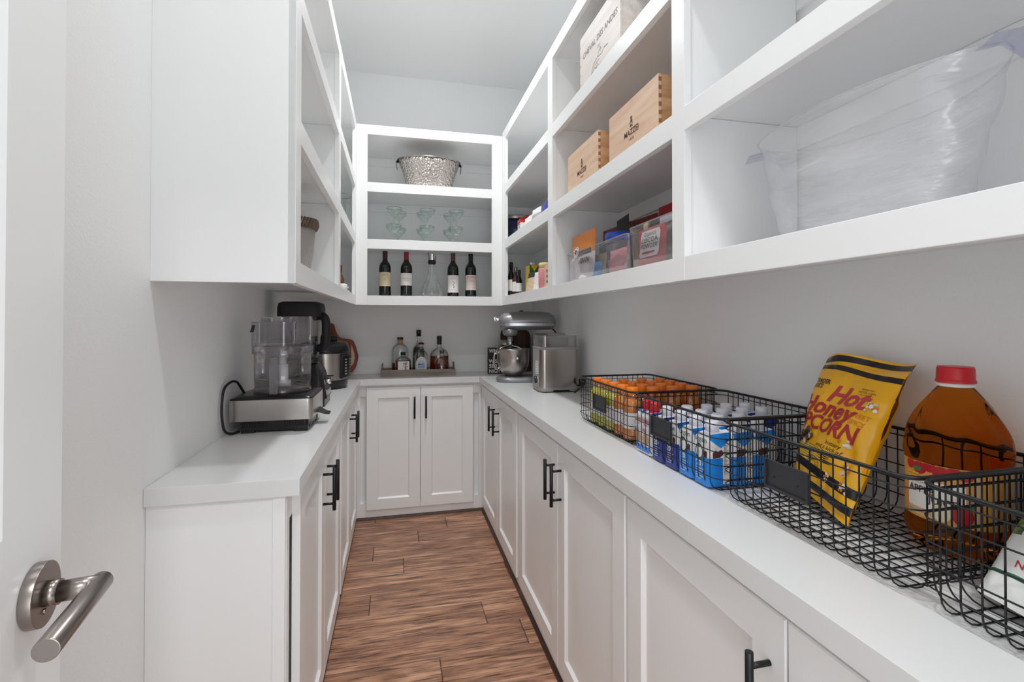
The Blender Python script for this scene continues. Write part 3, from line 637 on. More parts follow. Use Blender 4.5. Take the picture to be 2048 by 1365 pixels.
m = MB().cyl((-.03, 0, .283), (-.03, 0, .19), .0125, n=16).cyl((-.03, 0, .262), (-.03, 0, .25), .016, n=16)
for s in (-1, 1): m.tube(smooth([(-.03, 0, .225), (-.03 + s * .05, -.01, .212), (-.03 + s * .072, -.015, .19), (-.03 + s * .06, -.012, .12), (-.03, 0, .075)], 5), .003, 8)
m.build('beater', 'chrome', t)
MB().tube(smooth([(.235, .01, .33), (.262, .01, .30), (.268, .01, .22), (.262, .01, .10), (.255, .02, .01)], 5), .004, 8).build('power_cord', 'black_matte', t)

# ------------------------------------------------------------------ ice cream maker
t = thing('ice_cream_maker', 'boxy brushed steel ice cream maker with clear lid on the right counter', 'ice cream maker', (.838, 2.56, CT), radians(-1))
def chm(x0, x1, y0, y1, z, c=.032, r=.02):
    p = rrect(x0, x1, y0, y1, r, z, 4); q = []
    return [(x, y, z) for x, y, _ in p]
m = MB()
for x in (-.07, .07):
    for y in (-.07, .07): m.lathe([(.012, 0), (.012, .006)], x, y, 12)
m.build('foot', 'black_plastic', t)
m = MB().loft([chm(-.102, .106, -.094, .096, .005, r=.03), chm(-.104, .108, -.096, .098, .012, r=.03), chm(-.104, .108, -.096, .098, .022, r=.03)], 0, True); m.build('base', 'grey_plastic', t, bevel=.001)
MB().box(-.035, .055, -.0975, -.09, .0055, .013).build('base_slot', 'dark_gap', t)
body = MB().loft([chm(-.103, .107, -.095, .097, z, r=.028) for z in (.0215, .226)], 0, True, (False, False)).build('steel_body', 'steel_v', t)
MB().loft([chm(-.104, .108, -.096, .098, z, r=.029) for z in (.2255, .24)], 0, True).build('top_ring', 'grey_plastic', t)
fp = MB().box(-.1075, -.1025, -.07, .05, .03, .225).build('front_panel', 'grey_plastic', t, bevel=.002)
MB().box(-.1085, -.107, -.06, -.012, .095, .165).build('instruction_label', 'paper', fp)
m = MB()
for i in range(7): m.box(-.1088, -.1084, -.056, -.018 - (i % 3) * .006, .101 + i * .009, .104 + i * .009)
m.build('label_print', 'grey_ink', fp)
MB().cyl((-.1072, -.045, .065), (-.125, -.045, .065), .021, .018, 24).build('dial', 'black_plastic', fp, bevel=.002)
MB().cyl((-.107, -.045, .065), (-.112, -.045, .065), .024, .024, 24).build('dial_ring', 'chrome', fp)
MB().loft([chm(-.1, .104, -.092, .094, z, r=.028) for z in (.240, .296, .30)], 0, True, (False, False)).loft([chm(-.1, .104, -.092, .094, .30, r=.028), chm(-.06, .064, -.052, .054, .303, r=.028)], 0, True, (False, False)).build('clear_lid', 'clear_lid', t, nrm=False)
MB().lathe([(.072, .240), (.076, .285), (.073, .289), (.05, .289)], .002, 0, 40).build('inner_drum', 'drum_grey', t)
MB().lathe([(.05, .302), (.05, .309), (.045, .311), (.044, .303)], .01, .0, 32, cap=(False, False)).build('lid_rim', 'clear_lid', t)
MB().tube(smooth([(.108, -.05, .03), (.125, -.085, .035), (.132, -.12, .06), (.120, -.15, .05), (.085, -.17, .030), (.05, -.19, .012)], 5), .004, 8).box(.105, .128, -.135, -.10, .04, .07).build('power_cord', 'black_matte', t)
# ------------------------------------------------------------------ wire baskets on the right counter
mat('label_plate', '26262b', 0.5)
def basket(label, y0, y1, x0=.683, x1=.985, h=.166, plate=None, nx=13, ny=None):
    cx_, cy_ = (x0 + x1) / 2, (y0 + y1) / 2
    t = thing('wire_basket', label, 'basket', (cx_, cy_, CT), 0, 'black wire baskets on the right counter')
    a, b = (x1 - x0) / 2, (y1 - y0) / 2; rc = .03; rb = .028; wr = .00125
    MB().tube([(x, y, h) for x, y, _ in rrect(-a, a, -b, b, rc, 0, 8)], .0034, 10, closed=True).build('rim', 'black_wire', t)
    def U(p, q, zlist=None):
        pass
    ny = ny or round((y1 - y0) / .0265); nx = round((x1 - x0) / .0265)
    m = MB()
    def hoop(mk, half):
        # up one side, across the bottom, up the other side
        pts = [mk(-half, h)] + [mk(-half, rb + .001)] + [mk(-half + rb - rb * cos(t_), .0015 + rb - rb * sin(t_)) for t_ in (pi / 8, pi / 4, 3 * pi / 8, pi / 2)]
        pts += [mk(-p_, z_) for p_, z_ in [(-(half - rb + rb * cos(t_)), .0015 + rb - rb * sin(t_)) for t_ in (pi / 2, 3 * pi / 8, pi / 4, pi / 8, 0)]]
        pts += [mk(half, h)]
        return pts
    for i in range(ny + 1):
        y = -b + rc + (2 * b - 2 * rc) * i / ny
        m.tube(hoop(lambda p_, z_, y=y: (p_, y, z_), a), wr, 5)
    for i in range(nx + 1):
        x = -a + rc + (2 * a - 2 * rc) * i / nx
        m.tube(hoop(lambda p_, z_, x=x: (x, p_, z_ + .0022), b), wr, 5)
    m.build('mesh_wires', 'black_wire', t, kind='stuff', nrm=False)
    m = MB()
    for k in range(1, 6):
        z = h * k / 5.6 + .004
        e = 0 if z > rb else rb * (1 - cos(math.asin(max(0, 1 - z / rb)))) * .9
        m.tube([(x, y, z) for x, y, _ in rrect(-a - .002 + e, a + .002 - e, -b - .002 + e, b + .002 - e, rc, 0, 5)], wr, 5, closed=True)
    m.build('hoop_wires', 'black_wire', t, kind='stuff', nrm=False)
    # label plate clipped to the front
    pc = (plate - cy_) if plate else 0
    p = MB().box(-a - .0065, -a - .0045, pc - .049, pc + .049, h - .092, h - .042).build('label_plate', 'label_plate', t, bevel=.0006)
    m = MB()
    m.box(-a - .010, -a - .0045, pc - .0505, pc - .0465, h - .094, h - .042); m.box(-a - .010, -a - .0045, pc + .0465, pc + .0505, h - .094, h - .042); m.box(-a - .010, -a - .0045, pc - .0465, pc + .0465, h - .094, h - .089)
    m.build('plate_edge', 'label_plate', p)
    m = MB()
    for y in (-.025, .028): m.cyl((-a - .0064, pc + y, h - .07), (-a - .0078, pc + y, h - .07), .0022, n=8)
    for k, y in enumerate((-.025, .028)):
        MB().cyl((-a - .0064, pc + y, h - .07), (-a - .0076, pc + y, h - .07), .0020, n=8).build('rivet', 'black_metal', p)
    return t
basket('black wire basket of orange-capped sports drinks beside the ice cream maker', 1.345, 1.785, plate=1.572)
basket('black wire basket packed with white-capped blue drink cartons', .940, 1.338, plate=1.168)
basket('black wire basket holding the yellow popcorn bag and juice jug', .530, .932, plate=.742)
basket('black wire basket of frozen vegetable bags nearest the camera', .115, .522, plate=.32)
ZB = CT + .0052

# sports drinks
thin('drink_bottle', 'f4f4f2', 0.07, 0.02, 0.03, 0.5)
mat('orange_drink', 'f79a22', .1, trans=.15, ior=1.2); mat('lemon_drink', 'ece65c', .1, trans=.15, ior=1.2)
mat('drink_label', 'd9d6d8', .45); mat('drink_orange', 'd0431c', .4)
def sports(label, x, y, row):
    t = thing('sports_drink', label, 'bottle', (x, y, ZB), random.uniform(-.3, .3), 'sports drinks in the wire basket')
    prof = [(.026, 0), (.030, .004), (.0315, .012), (.0315, .03), (.0298, .034), (.0298, .088), (.0315, .092), (.0312, .104), (.0285, .116), (.022, .128), (.0165, .135), (.0165, .141)]
    MB().lathe(prof, n=28, cap=(True, False)).build('shell', 'drink_bottle', t, nrm=False)
    MB().lathe([(r - .0012, max(z, .002)) for r, z in prof if z < .132], n=24).build('drink', 'orange_drink', t)
    lb = MB().lathe([(.0303, .036), (.0303, .086)], n=28, cap=(False, False)).build('label', 'drink_label', t)
    m = MB()
    for k in range(3):
        F = wrap(0, 0, .0306, .063, pi + k * 2.1)
        fan(m, [(.015 * cos(2 * pi * i / 24), .017 * sin(2 * pi * i / 24)) for i in range(24)], F)
    m.build('label_disc', 'white_plastic', lb)
    m = MB()
    for k in range(3):
        F = wrap(0, 0, .0309, .063, pi + k * 2.1)
        m.poly([(.004, .012), (-.007, -.001), (-.001, -.001), (-.004, -.012), (.008, .002), (.001, .002)], F)
        m.disc(0, 0, .0125, F, n=24, r0=.0112)
        F2 = wrap(0, 0, .0306, .063, pi + k * 2.1 + 1.05)
        for j in range(5): m.poly([(-.012, -.02 + j * .008), (.010 - (j % 2) * .005, -.02 + j * .008), (.010 - (j % 2) * .005, -.018 + j * .008), (-.012, -.018 + j * .008)], F2)
    m.build('label_print', 'drink_orange', lb)
    m = MB(); n = 32
    m.loft([[((r + (.0006 if i % 2 else 0)) * cos(2 * pi * i / n), (r + (.0006 if i % 2 else 0)) * sin(2 * pi * i / n), z) for i in range(n)] for r, z in ((.0192, .141), (.0192, .161), (.0175, .1635))], 0, True)
    m.build('cap', 'cap_orange', t, bevel=.0006)
    return t
rows = [(.7325, [1.4375, 1.505, 1.5715, 1.640, 1.7075]), (.802, [1.4345, 1.503, 1.5715, 1.640]), (.873, [1.434, 1.505, 1.5715, 1.640]), (.944, [1.434, 1.500, 1.5685, 1.638])]
rn = ['front row', 'second row from the front', 'third row from the front', 'back row by the wall']
od = ['nearest', 'second nearest', 'third nearest', 'fourth nearest', 'farthest']
proto = None
for i, (x, ys) in enumerate(rows):
    for k, y in enumerate(ys):
        lem = i == 0 and k >= 2
        lab = '%s sports drink with orange cap, %s bottle of the %s' % ('lemon yellow' if lem else 'orange', 'the ' + od[k] if k else 'the nearest', rn[i])
        lab = lab.replace(', the ', ', ')
        if proto is None: proto = sports(lab, x, y, i)
        else: dup(proto, (x, y, ZB), random.uniform(-.25, .25), lab, swap={'orange_drink': 'lemon_drink'} if lem else None)

# cartons
mat('carton_white', 'e8e8ec', .4); mat('carton_blue', '1b86e0', .38); mat('carton_navy', '22358f', .38); mat('choc', '5a2f2c', .5)
mat('ring_green', '33503a', .5); mat('leaf_gold', 'a9b46a', .5); mat('panel_print', '8d8a92', .6); mat('carton_red', 'd31c2b', .38); mat('cookie', 'c8a27c', .6); mat('premier_blue', '3f7fd8', .4)
def carton(label, blue, x, y, style=0):
    """square drink carton; front faces the aisle (-x)"""
    t = thing('drink_carton', label, 'carton', (x, y, ZB), 0, 'drink cartons in the wire basket')
    a, c, H = .0300, .006, .118
    def octo(a_, c_, z, dz=0):
        return [(sx, sy, z + dz * (sx / a_)) for sx, sy in ((-a_, -a_ + c_), (-a_ + c_, -a_), (a_ - c_, -a_), (a_, -a_ + c_), (a_, a_ - c_), (a_ - c_, a_), (-a_ + c_, a_), (-a_, a_ - c_))]
    body = MB().loft([octo(a - .001, c, 0), octo(a, c, .003), octo(a, c, .065)], 0, False, (True, False)).build('lower_body', blue, t)
    MB().loft([octo(a, c, .065), octo(a, c, .104, 0)], 0, False, (False, False)).build('upper_body', 'carton_white', t)
    MB().loft([octo(a, c, .104, 0), octo(a * .86, c, H - .002, .004), octo(a * .80, c, H, .004)], 0, False, (False, True)).build('top_fold', 'carton_white', t)
    tri = MB()
    for s in (-1, 1):
        tri.add([(-a * .9, s * (a + .0005), .110), (a * .9, s * (a + .0005), .110), (0, s * (a + .0006), .090), (-a * .8, s * a * .86, .1175), (a * .8, s * a * .86, .119)], [(0, 1, 2), (0, 1, 4, 3)])
    for s in (-1, 1):
        MB().add([(-a * .92, s * (a + .0006), .108), (a * .92, s * (a + .0006), .108), (0, s * (a + .0022), .088), (-a * .86, s * a * .88, .1185), (a * .86, s * a * .88, .1215)], [(0, 1, 2), (0, 1, 4, 3)]).build('side_flap', blue, t)
    f = lambda u, v: (-a - .0004, -u, v)
    f2 = lambda u, v: (-a - .0007, -u, v)
    sd = lambda u, v: (u, -a - .0004, v)
    if style == 0:
        m = MB()
        m.disc(-.006, .074, .0150, f, n=32, r0=.0112, ey=1.25); m.text('orgain', .0185, lambda u, v: f(u, v + .0985), bold=0)
        m.build('logo', 'ring_green', t)
        MB().disc(-.006, .074, .0113, f, n=28, ey=1.25).build('logo_centre', 'carton_white', t)
        MB().add([f2(*p) for p in ((-.015, .078), (-.007, .088), (.002, .086), (-.006, .0835))], [(0, 1, 2, 3)]).build('leaf', 'leaf_gold', t)
        m = MB(); m.text('20', .0190, lambda u, v: f(u - .008, v + .041), bold=.02); m.text('g', .009, lambda u, v: f(u + .0085, v + .047))
        for j in range(5): m.poly([(-.018, .036 - j * .0058), (.014 - (j * 7 % 5) * .004, .036 - j * .0058), (.014 - (j * 7 % 5) * .004, .0347 - j * .0058), (-.018, .0347 - j * .0058)], f)
        m.build('lettering', 'white_plastic', t)
        m = MB(); m.poly([(.010, .066), (.0238, .064), (.0238, .081), (.020, .079), (.0175, .082), (.014, .078), (.011, .079), (.012, .074)], f)
        m.build('splash', 'choc', t)
        m = MB(); m.poly([(-.020, .065), (-.002, .066), (.010, .075), (.002, .084), (-.006, .080), (-.013, .083), (-.020, .078)], lambda u, v: sd(u, v)); m.build('splash', 'choc', t)
        MB().poly([(.006, .006), (.024, .006), (.024, .100), (.006, .100)], sd).build('side_panel', 'paper', t)
        m = MB()
        for j in range(22): m.poly([(.008, .028 + j * .0031), (.022 - (j * 5 % 7) * .0012, .028 + j * .0031), (.022 - (j * 5 % 7) * .0012, .0292 + j * .0031), (.008, .0292 + j * .0031)], lambda u, v: (u, -a - .0008, v))
        m.build('side_print', 'panel_print', t, kind='stuff')
        capm, r = 'cap_white', .0145
    else:
        m = MB(); m.poly([(-.0242, .004), (.0242, .004), (.0242, .024), (.010, .020), (-.008, .020), (-.0242, .024)], f); m.build('blue_base', 'premier_blue', t)
        m = MB(); fan(m, [(.019 * cos(2 * pi * i / 24), .040 + .016 * sin(2 * pi * i / 24)) for i in range(24)], lambda u, v: f2(u, v), rings=1); m.build('milk_glass', 'cookie', t)
        m = MB(); m.text('PREMIER', .0125, lambda u, v: f2(u, v + .088), bold=.01, squeeze=.8); m.text('protein', .009, lambda u, v: f2(u, v + .078)); m.text('30g', .012, lambda u, v: f2(u - .010, v + .060), bold=.01)
        m.build('lettering', 'carton_red', t)
        capm, r = 'carton_red', .0150
    n = 28; z0 = .1185
    cp_ = MB().loft([[((r + (.0005 if i % 2 else 0)) * cos(2 * pi * i / n), (r + (.0005 if i % 2 else 0)) * sin(2 * pi * i / n), z) for i in range(n)] for z in (z0, z0 + .024)] + [[((r - .0015) * cos(2 * pi * i / n), (r - .0015) * sin(2 * pi * i / n), z0 + .0258) for i in range(n)]], 0, True).lathe([(r + .002, z0 - .003), (r + .002, z0 + .001)], n=24).build('cap', capm, t)
    return t
cx4 = [.716, .7775, .839, .9005, .952]
pb = pn_ = None
cols = ['first', 'second', 'third', 'fourth', 'fifth']
for k, y in enumerate((1.0075, 1.0725, 1.1375, 1.2025)):
    for i in range(3 if k < 2 else 5):
        x = .7155 + .0608 * i
        if i == 4: x = .9525 if False else x
        navy = k >= 2
        lab = '%s drink carton, white cap, %s from the aisle in the %s row' % ('navy blue' if navy else 'bright blue', cols[i], ['nearest', 'second nearest', 'third nearest', 'farthest'][k])
        if not navy:
            if pb is None: pb = carton(lab, 'carton_blue', x, y)
            else: dup(pb, (x, y, ZB), random.uniform(-.03, .03), lab)
        else:
            if pn_ is None: pn_ = carton(lab, 'carton_navy', x, y)
            else: dup(pn_, (x, y, ZB), random.uniform(-.03, .03), lab)
pr = carton('white and red protein shake carton with red cap, nearer of the two', 'premier_blue', .716, 1.2665, 1)
for ch in pr.children:
    if ch.name.startswith('lower_body'): ch.data.materials[0] = MATS['carton_white']
dup(pr, (.716, 1.3065, ZB), .02, 'white and red protein shake carton with red cap, farther of the two', scale=(1, .58, 1))
bpy.data.objects[pr.name].scale = (1, .95, 1)

# popcorn bag
mat('bag_yellow', 'f4b40c', .33, coat=.25); mat('bag_black', '1c1a1c', .3); mat('bag_red', 'b3202c', .4); mat('bag_pink', 'c43a4c', .4); mat('corn_orange', 'd98014', .45); mat('popcorn', 'd9cdb8', .7); mat('corn_brown', '6d4030', .6); mat('corn_yellow', 'f0c23c', .5)
t = thing('popcorn_bag', 'tall yellow popcorn bag with black bands leaning against the wall', 'snack bag', (.88, .84, CT)); Q = t.location.copy()
T1, T2, B1, B2 = Vector((.955, .928, 1.217)), Vector((.948, .728, 1.220)), Vector((.848, .908, .945)), Vector((.790, .728, .926))
def bagc(u, v): return B1 * (1 - u) * (1 - v) + B2 * u * (1 - v) + T1 * (1 - u) * v + T2 * u * v
NRM = ((T2 - T1).cross(B1 - T1)).normalized()
if NRM.x > 0: NRM = -NRM
def crinkle(u, v):
    return (.0022 * sin(11 * u + 17 * v) * sin(23 * v - 5 * u) + .003 * sin(7 * u - 9 * v + 1) + .0015 * sin(41 * u + 3) * (1 if v > .85 or v < .15 else .25))
def bagpt(u, v, off=0.0):
    """front for 0<=u<=1; u outside wraps to the back"""
    side = 1
    if u < 0: u = -u; side = -1
    if u > 1: u = 2 - u; side = -1
    w = max(0.0, sin(pi * min(1, max(0, (v - .03) / .90)))) ** .55
    prof = (max(0, 1 - (2 * u - 1) ** 4)) ** .5
    th = (.030 * w) * prof * (1.0 + .35 * (.5 - v)) 
    # body narrows a little where it bulges; top seam twists
    uu = .5 + (u - .5) * (1.06 - .05 * w if v < .75 else 1.0)
    p = bagc(uu, v)
    tw = .022 * max(0, (v - .88) / .12) * sin(2 * pi * (u - .08)) 
    fold = -.018 * max(0, 1 - abs(v - .34) / .16) * max(0, 1 - abs(u - .83) / .10)
    d = side * (th + (crinkle(u, v) + fold) * (w * .9 + .15) + off) + tw + (.0008 if side > 0 else -.0008)
    return p + NRM * d
def bagmat(u, v):
    vv = v + .012 * sin(5 * u)
    return 1 if (.945 < vv < .985 or .885 - .05 * (u - .5) < vv < .915 - .03 * u or .155 < vv < .205 or .05 < vv < .095) else 0
m = MB(); NU, NV = 56, 90
m.grid(lambda u, v: bagpt(u, v), NU, NV).grid(lambda u, v: bagpt(-u, v), NU, NV)
B(m, 'bag', 'bag_yellow')
for v0, v1, sl, wv in ((.945, .985, 0, .004), (.868, .905, -.035, .010), (.150, .205, -.01, .006), (.050, .098, .01, .004)):
    m = MB()
    for sd_ in (1, -1): m.grid(lambda u, v: bagpt(sd_ * u, v0 + (v1 - v0) * v + sl * (u - .5) * (1 if sd_ > 0 else -1) * (1 if sd_ > 0 else -1) + wv * sin(6 * u), .0006), 56, 3)
    B(m, 'black_band', 'bag_black')
# printing: u metres to the right / v metres up on the front face (0,0) = bottom left
WB, HB = .19, .32
def bagf(rot=0, cx_=0, cy_=0, off=.0012):
    return lambda x, y: bagpt((cx_ + x * cos(rot) - y * sin(rot)) / WB, (cy_ + x * sin(rot) + y * cos(rot)) / HB, off)
m = MB(); m.text('TRADER', .0155, bagf(-.05, .006, .247), align='LEFT', bold=.02, squeeze=.85); m.text("JOE'S", .0155, bagf(-.05, .010, .234), align='LEFT', bold=.02, squeeze=.85)
m.text('buttery', .012, bagf(-.0, .122, .118), align='CENTER', shear=.3); m.text('and a kick of', .012, bagf(0, .112, .107), shear=.3); m.text('sweet heat!', .012, bagf(0, .106, .096), shear=.3)
m.text('NET WT 5 OZ (142g)', .0110, bagf(0.0, .010, .052), align='LEFT', shear=.15)
m.text('PERFECTLY', .0055, bagf(0, .145, .245)); m.text('POPPED CORN', .0055, bagf(0, .145, .239)); m.text('IN A BAG', .0055, bagf(0, .145, .233))
m.disc(.082, .068, .0165, bagf(), n=28, r0=.0152); m.disc(.082, .068, .0085, bagf(), n=24, r0=.0075)
for i in range(14):
    a = 2 * pi * i / 14; m.add([bagf()(.082 + r * cos(a + d), .068 + r * sin(a + d)) for r, d in ((.009, -.04), (.0145, -.03), (.0145, .03), (.009, .04))], [(0, 1, 2, 3)])
# drawn husk lines of the corn cob
for i in range(7):
    y = .074 + i * .0050
    for k in range(8): m.add([bagf()(x, yy) for x, yy in ((.002 + k * .010, y), (.013 + k * .010, y - .0014), (.013 + k * .010, y - .0006), (.002 + k * .010, y + .0008))], [(0, 1, 2, 3)])
for i in range(6):
    m.add([bagf()(x, yy) for x, yy in ((.080, .082 + i * .006), (.112, .080 + i * .004), (.150 - (i % 3) * .012, .084 + i * .0035), (.112, .082 + i * .004))], [(0, 1, 2, 3)])
B(m, 'black_print', 'bag_black', nrm=False, kind='stuff')
m = MB(); fan(m, [(.045 + .046 * cos(2 * pi * i / 30), .088 + .019 * sin(2 * pi * i / 30)) for i in range(30)], bagf(0, 0, 0, .0005)); B(m, 'corn_cob', 'corn_yellow', nrm=False)
m = MB(); m.text('Hot', .056, bagf(-.02, .106, .206), shear=.35, bold=.028, squeeze=1.0, sub=.004); B(m, 'title_lettering', 'bag_pink', nrm=False)
m = MB(); m.text('Honey', .054, bagf(-.03, .066, .174), shear=.35, bold=.028, squeeze=1.0, sub=.004); m.text('POPCORN', .047, bagf(-.02, .058, .138), shear=.25, bold=.028, squeeze=.92, sub=.004); B(m, 'title_lettering', 'bag_red', nrm=False)
m = MB(); m.text('SWEET', .014, bagf(-.02, .155, .186), bold=.0); m.text('SPICY', .014, bagf(-.02, .155, .172)); B(m, 'orange_lettering', 'corn_orange', nrm=False)
def clump(m, cx_, cy_, r, n, seed, off=.0011):
    rr = random.Random(seed)
    for i in range(n):
        a = rr.uniform(0, 2 * pi); q = r * sqrt(rr.random()); s = r * rr.uniform(.25, .45); k = rr.randint(5, 8); o = rr.random()
        m.add([bagf(0, 0, 0, off + .0002 * i)(cx_ + q * cos(a) + s * rr.uniform(.7, 1.1) * cos(2 * pi * j / k + o), cy_ + q * sin(a) + s * rr.uniform(.7, 1.1) * sin(2 * pi * j / k + o)) for j in range(k)], [list(range(k))], i % 3)
for x, y, r, s in ((.165, .212, .012, 1), (.145, .132, .0095, 2), (.160, .083, .011, 3), (.170, .055, .010, 4), (.125, .058, .008, 5)):
    m = MB(); clump(m, x, y, r, 9, s); B(m, 'printed_popcorn', ['popcorn', 'corn_orange', 'paper'], nrm=False)
m = MB(); clump(m, .036, .118, .020, 26, 9); B(m, 'printed_bee', ['corn_brown', 'bag_black', 'popcorn'], nrm=False)

# apple juice jug
jm = mat('apple_juice', 'dd8a2a', .03, trans=1, ior=1.12); mat('juice_cap', 'c41420', .35); mat('label_orange', 'd99a4e', .5); mat('label_white', 'e9e4dc', .5); mat('apple_red', 'b3121f', .3); mat('leaf_green', '2f7d43', .5); mat('maroon', '4a1526', .5); mat('label_tan', 'd9b98c', .5); mat('label_yellow', 'f2b41e', .5); mat('apple_flesh', 'e3dcb6', .5)
t = thing('juice_jug', 'big amber apple juice jug with red cap in the wire basket', 'juice bottle', (.914, .632, ZB), 0); Q = t.location.copy()
R_ = .0695
def jug(r, z, k):
    n = 64; out = []
    for i in range(n):
        a = 2 * pi * i / n; q = r
        if k == 1:   # swirling embossed flutes on the dome
            q = r + .0024 * sin(9 * a + 60 * z) * sin(pi * min(1, max(0, (z - .165) / .085)))
        out.append((q * cos(a), q * sin(a), z))
    return out
prof = [(.045, .0, 0), (.056, .002, 0), (.0655, .012, 0), (R_, .028, 0), (R_, .047, 0), (.0675, .050, 0), (.0675, .146, 0), (R_ + .0005, .150, 0), (R_ + .001, .160, 1)]
for i in range(1, 15):
    q = i / 14; z = .160 + .105 * q; prof.append((.0248 + (R_ + .0012 - .0248) * (1 - q ** 1.75), z, 1))
prof += [(.0222, .268, 0), (.0215, .274, 0)]
MB().loft([jug(r, z, k) for r, z, k in prof], 0, True).build('filled_bottle', 'apple_juice', t)
MB().lathe([(.0235, .268), (.0255, .2705), (.0235, .273), (.022, .274), (.022, .279)], n=32, cap=(False, False)).build('neck_ring', 'white_plastic', t)
n = 60
MB().loft([[((r + (.0005 if i % 2 else 0)) * cos(2 * pi * i / n), (r + (.0005 if i % 2 else 0)) * sin(2 * pi * i / n), z) for i in range(n)] for r, z in ((.0262, .2745), (.0258, .279), (.0248, .280), (.0243, .298), (.0228, .3015))], 0, True).build('cap', 'juice_cap', t, bevel=.0005)
a0 = math.atan2(-.632, -.914) - .42
def jl(u, v, o=0): r = .0682 + o; return (r * cos(a0 + u / r), r * sin(a0 + u / r), .052 + v)
m = MB(); m.grid(lambda u, v: jl((u - .5) * .20, v * .092), 40, 4); lb = m.build('label', 'label_orange', t, nrm=False)
def lab(name, pts, matn, o=.0003, rot=None):
    m = MB(); 
    return fan(m, pts, lambda u, v: jl(u, v, o), rings=7).build(name, matn, lb, nrm=False)
def rc(u0, u1, v0, v1, n=8): return [(u0 + (u1 - u0) * i / n, v0) for i in range(n)] + [(u1, v0), (u1, v1)] + [(u1 - (u1 - u0) * i / n, v1) for i in range(1, n)] + [(u0, v1)]
lab('white_panel', rc(-.045, .040, .016, .064, 16), 'label_white', .0006)
lab('bottom_panel', rc(-.045, .000, .004, .015), 'label_tan', .0003)
for i, (u, v, r) in enumerate(((-.040, .085, .010), (-.022, .082, .012), (-.006, .087, .010), (.010, .081, .012), (.026, .086, .009), (.040, .082, .010))):
    lab('printed_apple', [(u + r * cos(2 * pi * k / 20), min(.0915, v + r * .85 * sin(2 * pi * k / 20))) for k in range(20)], 'apple_red', .0004 + .0001 * i)
lab('printed_leaf', [(-.034, .080), (-.026, .084), (-.016, .083), (-.020, .077), (-.028, .076)], 'leaf_green', .0012)
lab('yellow_flash', rc(-.046, -.022, .066, .073), 'label_yellow', .0012)
lab('apple_slice', [(.010 + .0125 * cos(2 * pi * k / 24), .018 + .0145 * sin(2 * pi * k / 24)) for k in range(24)], 'apple_flesh', .0012)
lab('printed_apple', [(.036 + .0135 * cos(2 * pi * k / 24), .020 + .0165 * sin(2 * pi * k / 24)) for k in range(24)], 'apple_red', .0012)
lab('printed_leaf', [(.040, .036), (.052, .040), (.050, .033), (.043, .032)], 'leaf_green', .0014)
for i, c in enumerate(('label_tan', 'label_yellow', 'label_tan', 'label_orange', 'label_tan')): lab('stripe', rc(.052 + i * .010, .058 + i * .010, .002, .09, 2), c, .0004)
m = MB(); tt = lambda z, dx: (lambda u, v: jl(u + dx, v + z, .0016))
m.text('APPLE', .0160, tt(.042, -.020), bold=.012, sub=.003); m.text('JUICE', .0160, tt(.029, .012), bold=.012, sub=.003); m.text('100% JUICE', .0045, tt(.057, -.02)); m.text('FROM CONCENTRATE', .0038, tt(.009, -.022)); m.text('VALUE PACK', .0042, tt(.068, -.034))
m.build('lettering', 'maroon', lb, nrm=False)
MB().grid(lambda u, v: (lambda r: (r * cos(a0 + 1.55 + u * 1.5), r * sin(a0 + 1.55 + u * 1.5), .052 + v * .092))(.0684), 20, 2).build('back_label', 'label_tan', t, nrm=False)

# frozen vegetable bags in the nearest basket
mat('veg_white', 'dfe0de', .35); mat('veg_green', '4f6b3a', .6); mat('veg_pale', 'b9c3a0', .6); mat('veg_dark', '23351f', .7); mat('green_band', '1f6b4c', .4)
def pillow(name, label, cat, loc, W_, H_, T_, up, right, mats, mfn, parts, seed=0, rz=0):
    t = thing(name, label, cat, loc, rz); up = Vector(up).normalized(); right = Vector(right).normalized(); nr = right.cross(up).normalized()
    def pt(u, v, off=0, side=1):
        w = max(0, (1 - (2 * u - 1) ** 4)) ** .5 * max(0, sin(pi * min(1, max(0, v * 1.04 - .02)))) ** .6
        c = .0022 * sin(13 * u + 9 * v + seed) * sin(19 * v + seed * 2) + .0012 * sin(37 * u + seed)
        return right * (u - .5) * W_ + up * v * H_ + nr * side * (T_ * w + c * (w + .2) + off + .0006)
    m = MB(); m.grid(lambda u, v: pt(u, v), 30, 36, 0, True, mfn).grid(lambda u, v: pt(u, v, 0, -1), 30, 36, 0, True, mfn); m.build('bag', mats, t)
    for nm, fnn, mm in parts:
        m = MB(); fnn(m, lambda x, y, o=.0008: pt(x / W_, y / H_, o)); m.build(nm, mm, t, nrm=False)
    return t
vm = mat('veg_print', '6f8f55', .4); nt = vm.node_tree
r_ = ramp(nt, noise(nt, 38, 3).outputs['Fac'], [(.30, '23351f'), (.44, '4f6b3a'), (.55, '8fa070'), (.68, 'e2e6d4')]); nt.links.new(r_.outputs[0], nt.nodes['Principled BSDF'].inputs['Base Color'])
def vegfn(u, v):
    if .17 < v < .20: return 2
    if v > .92: return 2
    return 1 if v > .46 + .05 * sin(5 * u) else 0
pillow('frozen_vegetable_bag', 'white and green frozen vegetable bag slumped in the nearest basket', 'food bag', (.752, .404, CT + .014), .20, .21, .020, (.78, .10, .60), (-.10, -.99, -.06), ['veg_white', 'veg_print', 'green_band'], vegfn,
       [('lettering', lambda m, F: (m.text('NET WT 5 oz (142g)', .0150, lambda x, y: F(.095 + x, .050 + y), bold=.01), m.text('KEEP REFRIGERATED', .0125, lambda x, y: F(.10 + x, .068 + y), bold=.01)), 'bag_red')], 2)
pillow('frozen_food_bag', 'white and red topped food bag standing behind the green vegetable bag', 'food bag', (.940, .435, CT + .006), .13, .150, .016, (.04, .0, 1), (.25, -.96, 0), ['veg_white', 'red'], lambda u, v: 1 if v > .62 else 0, [], 5)
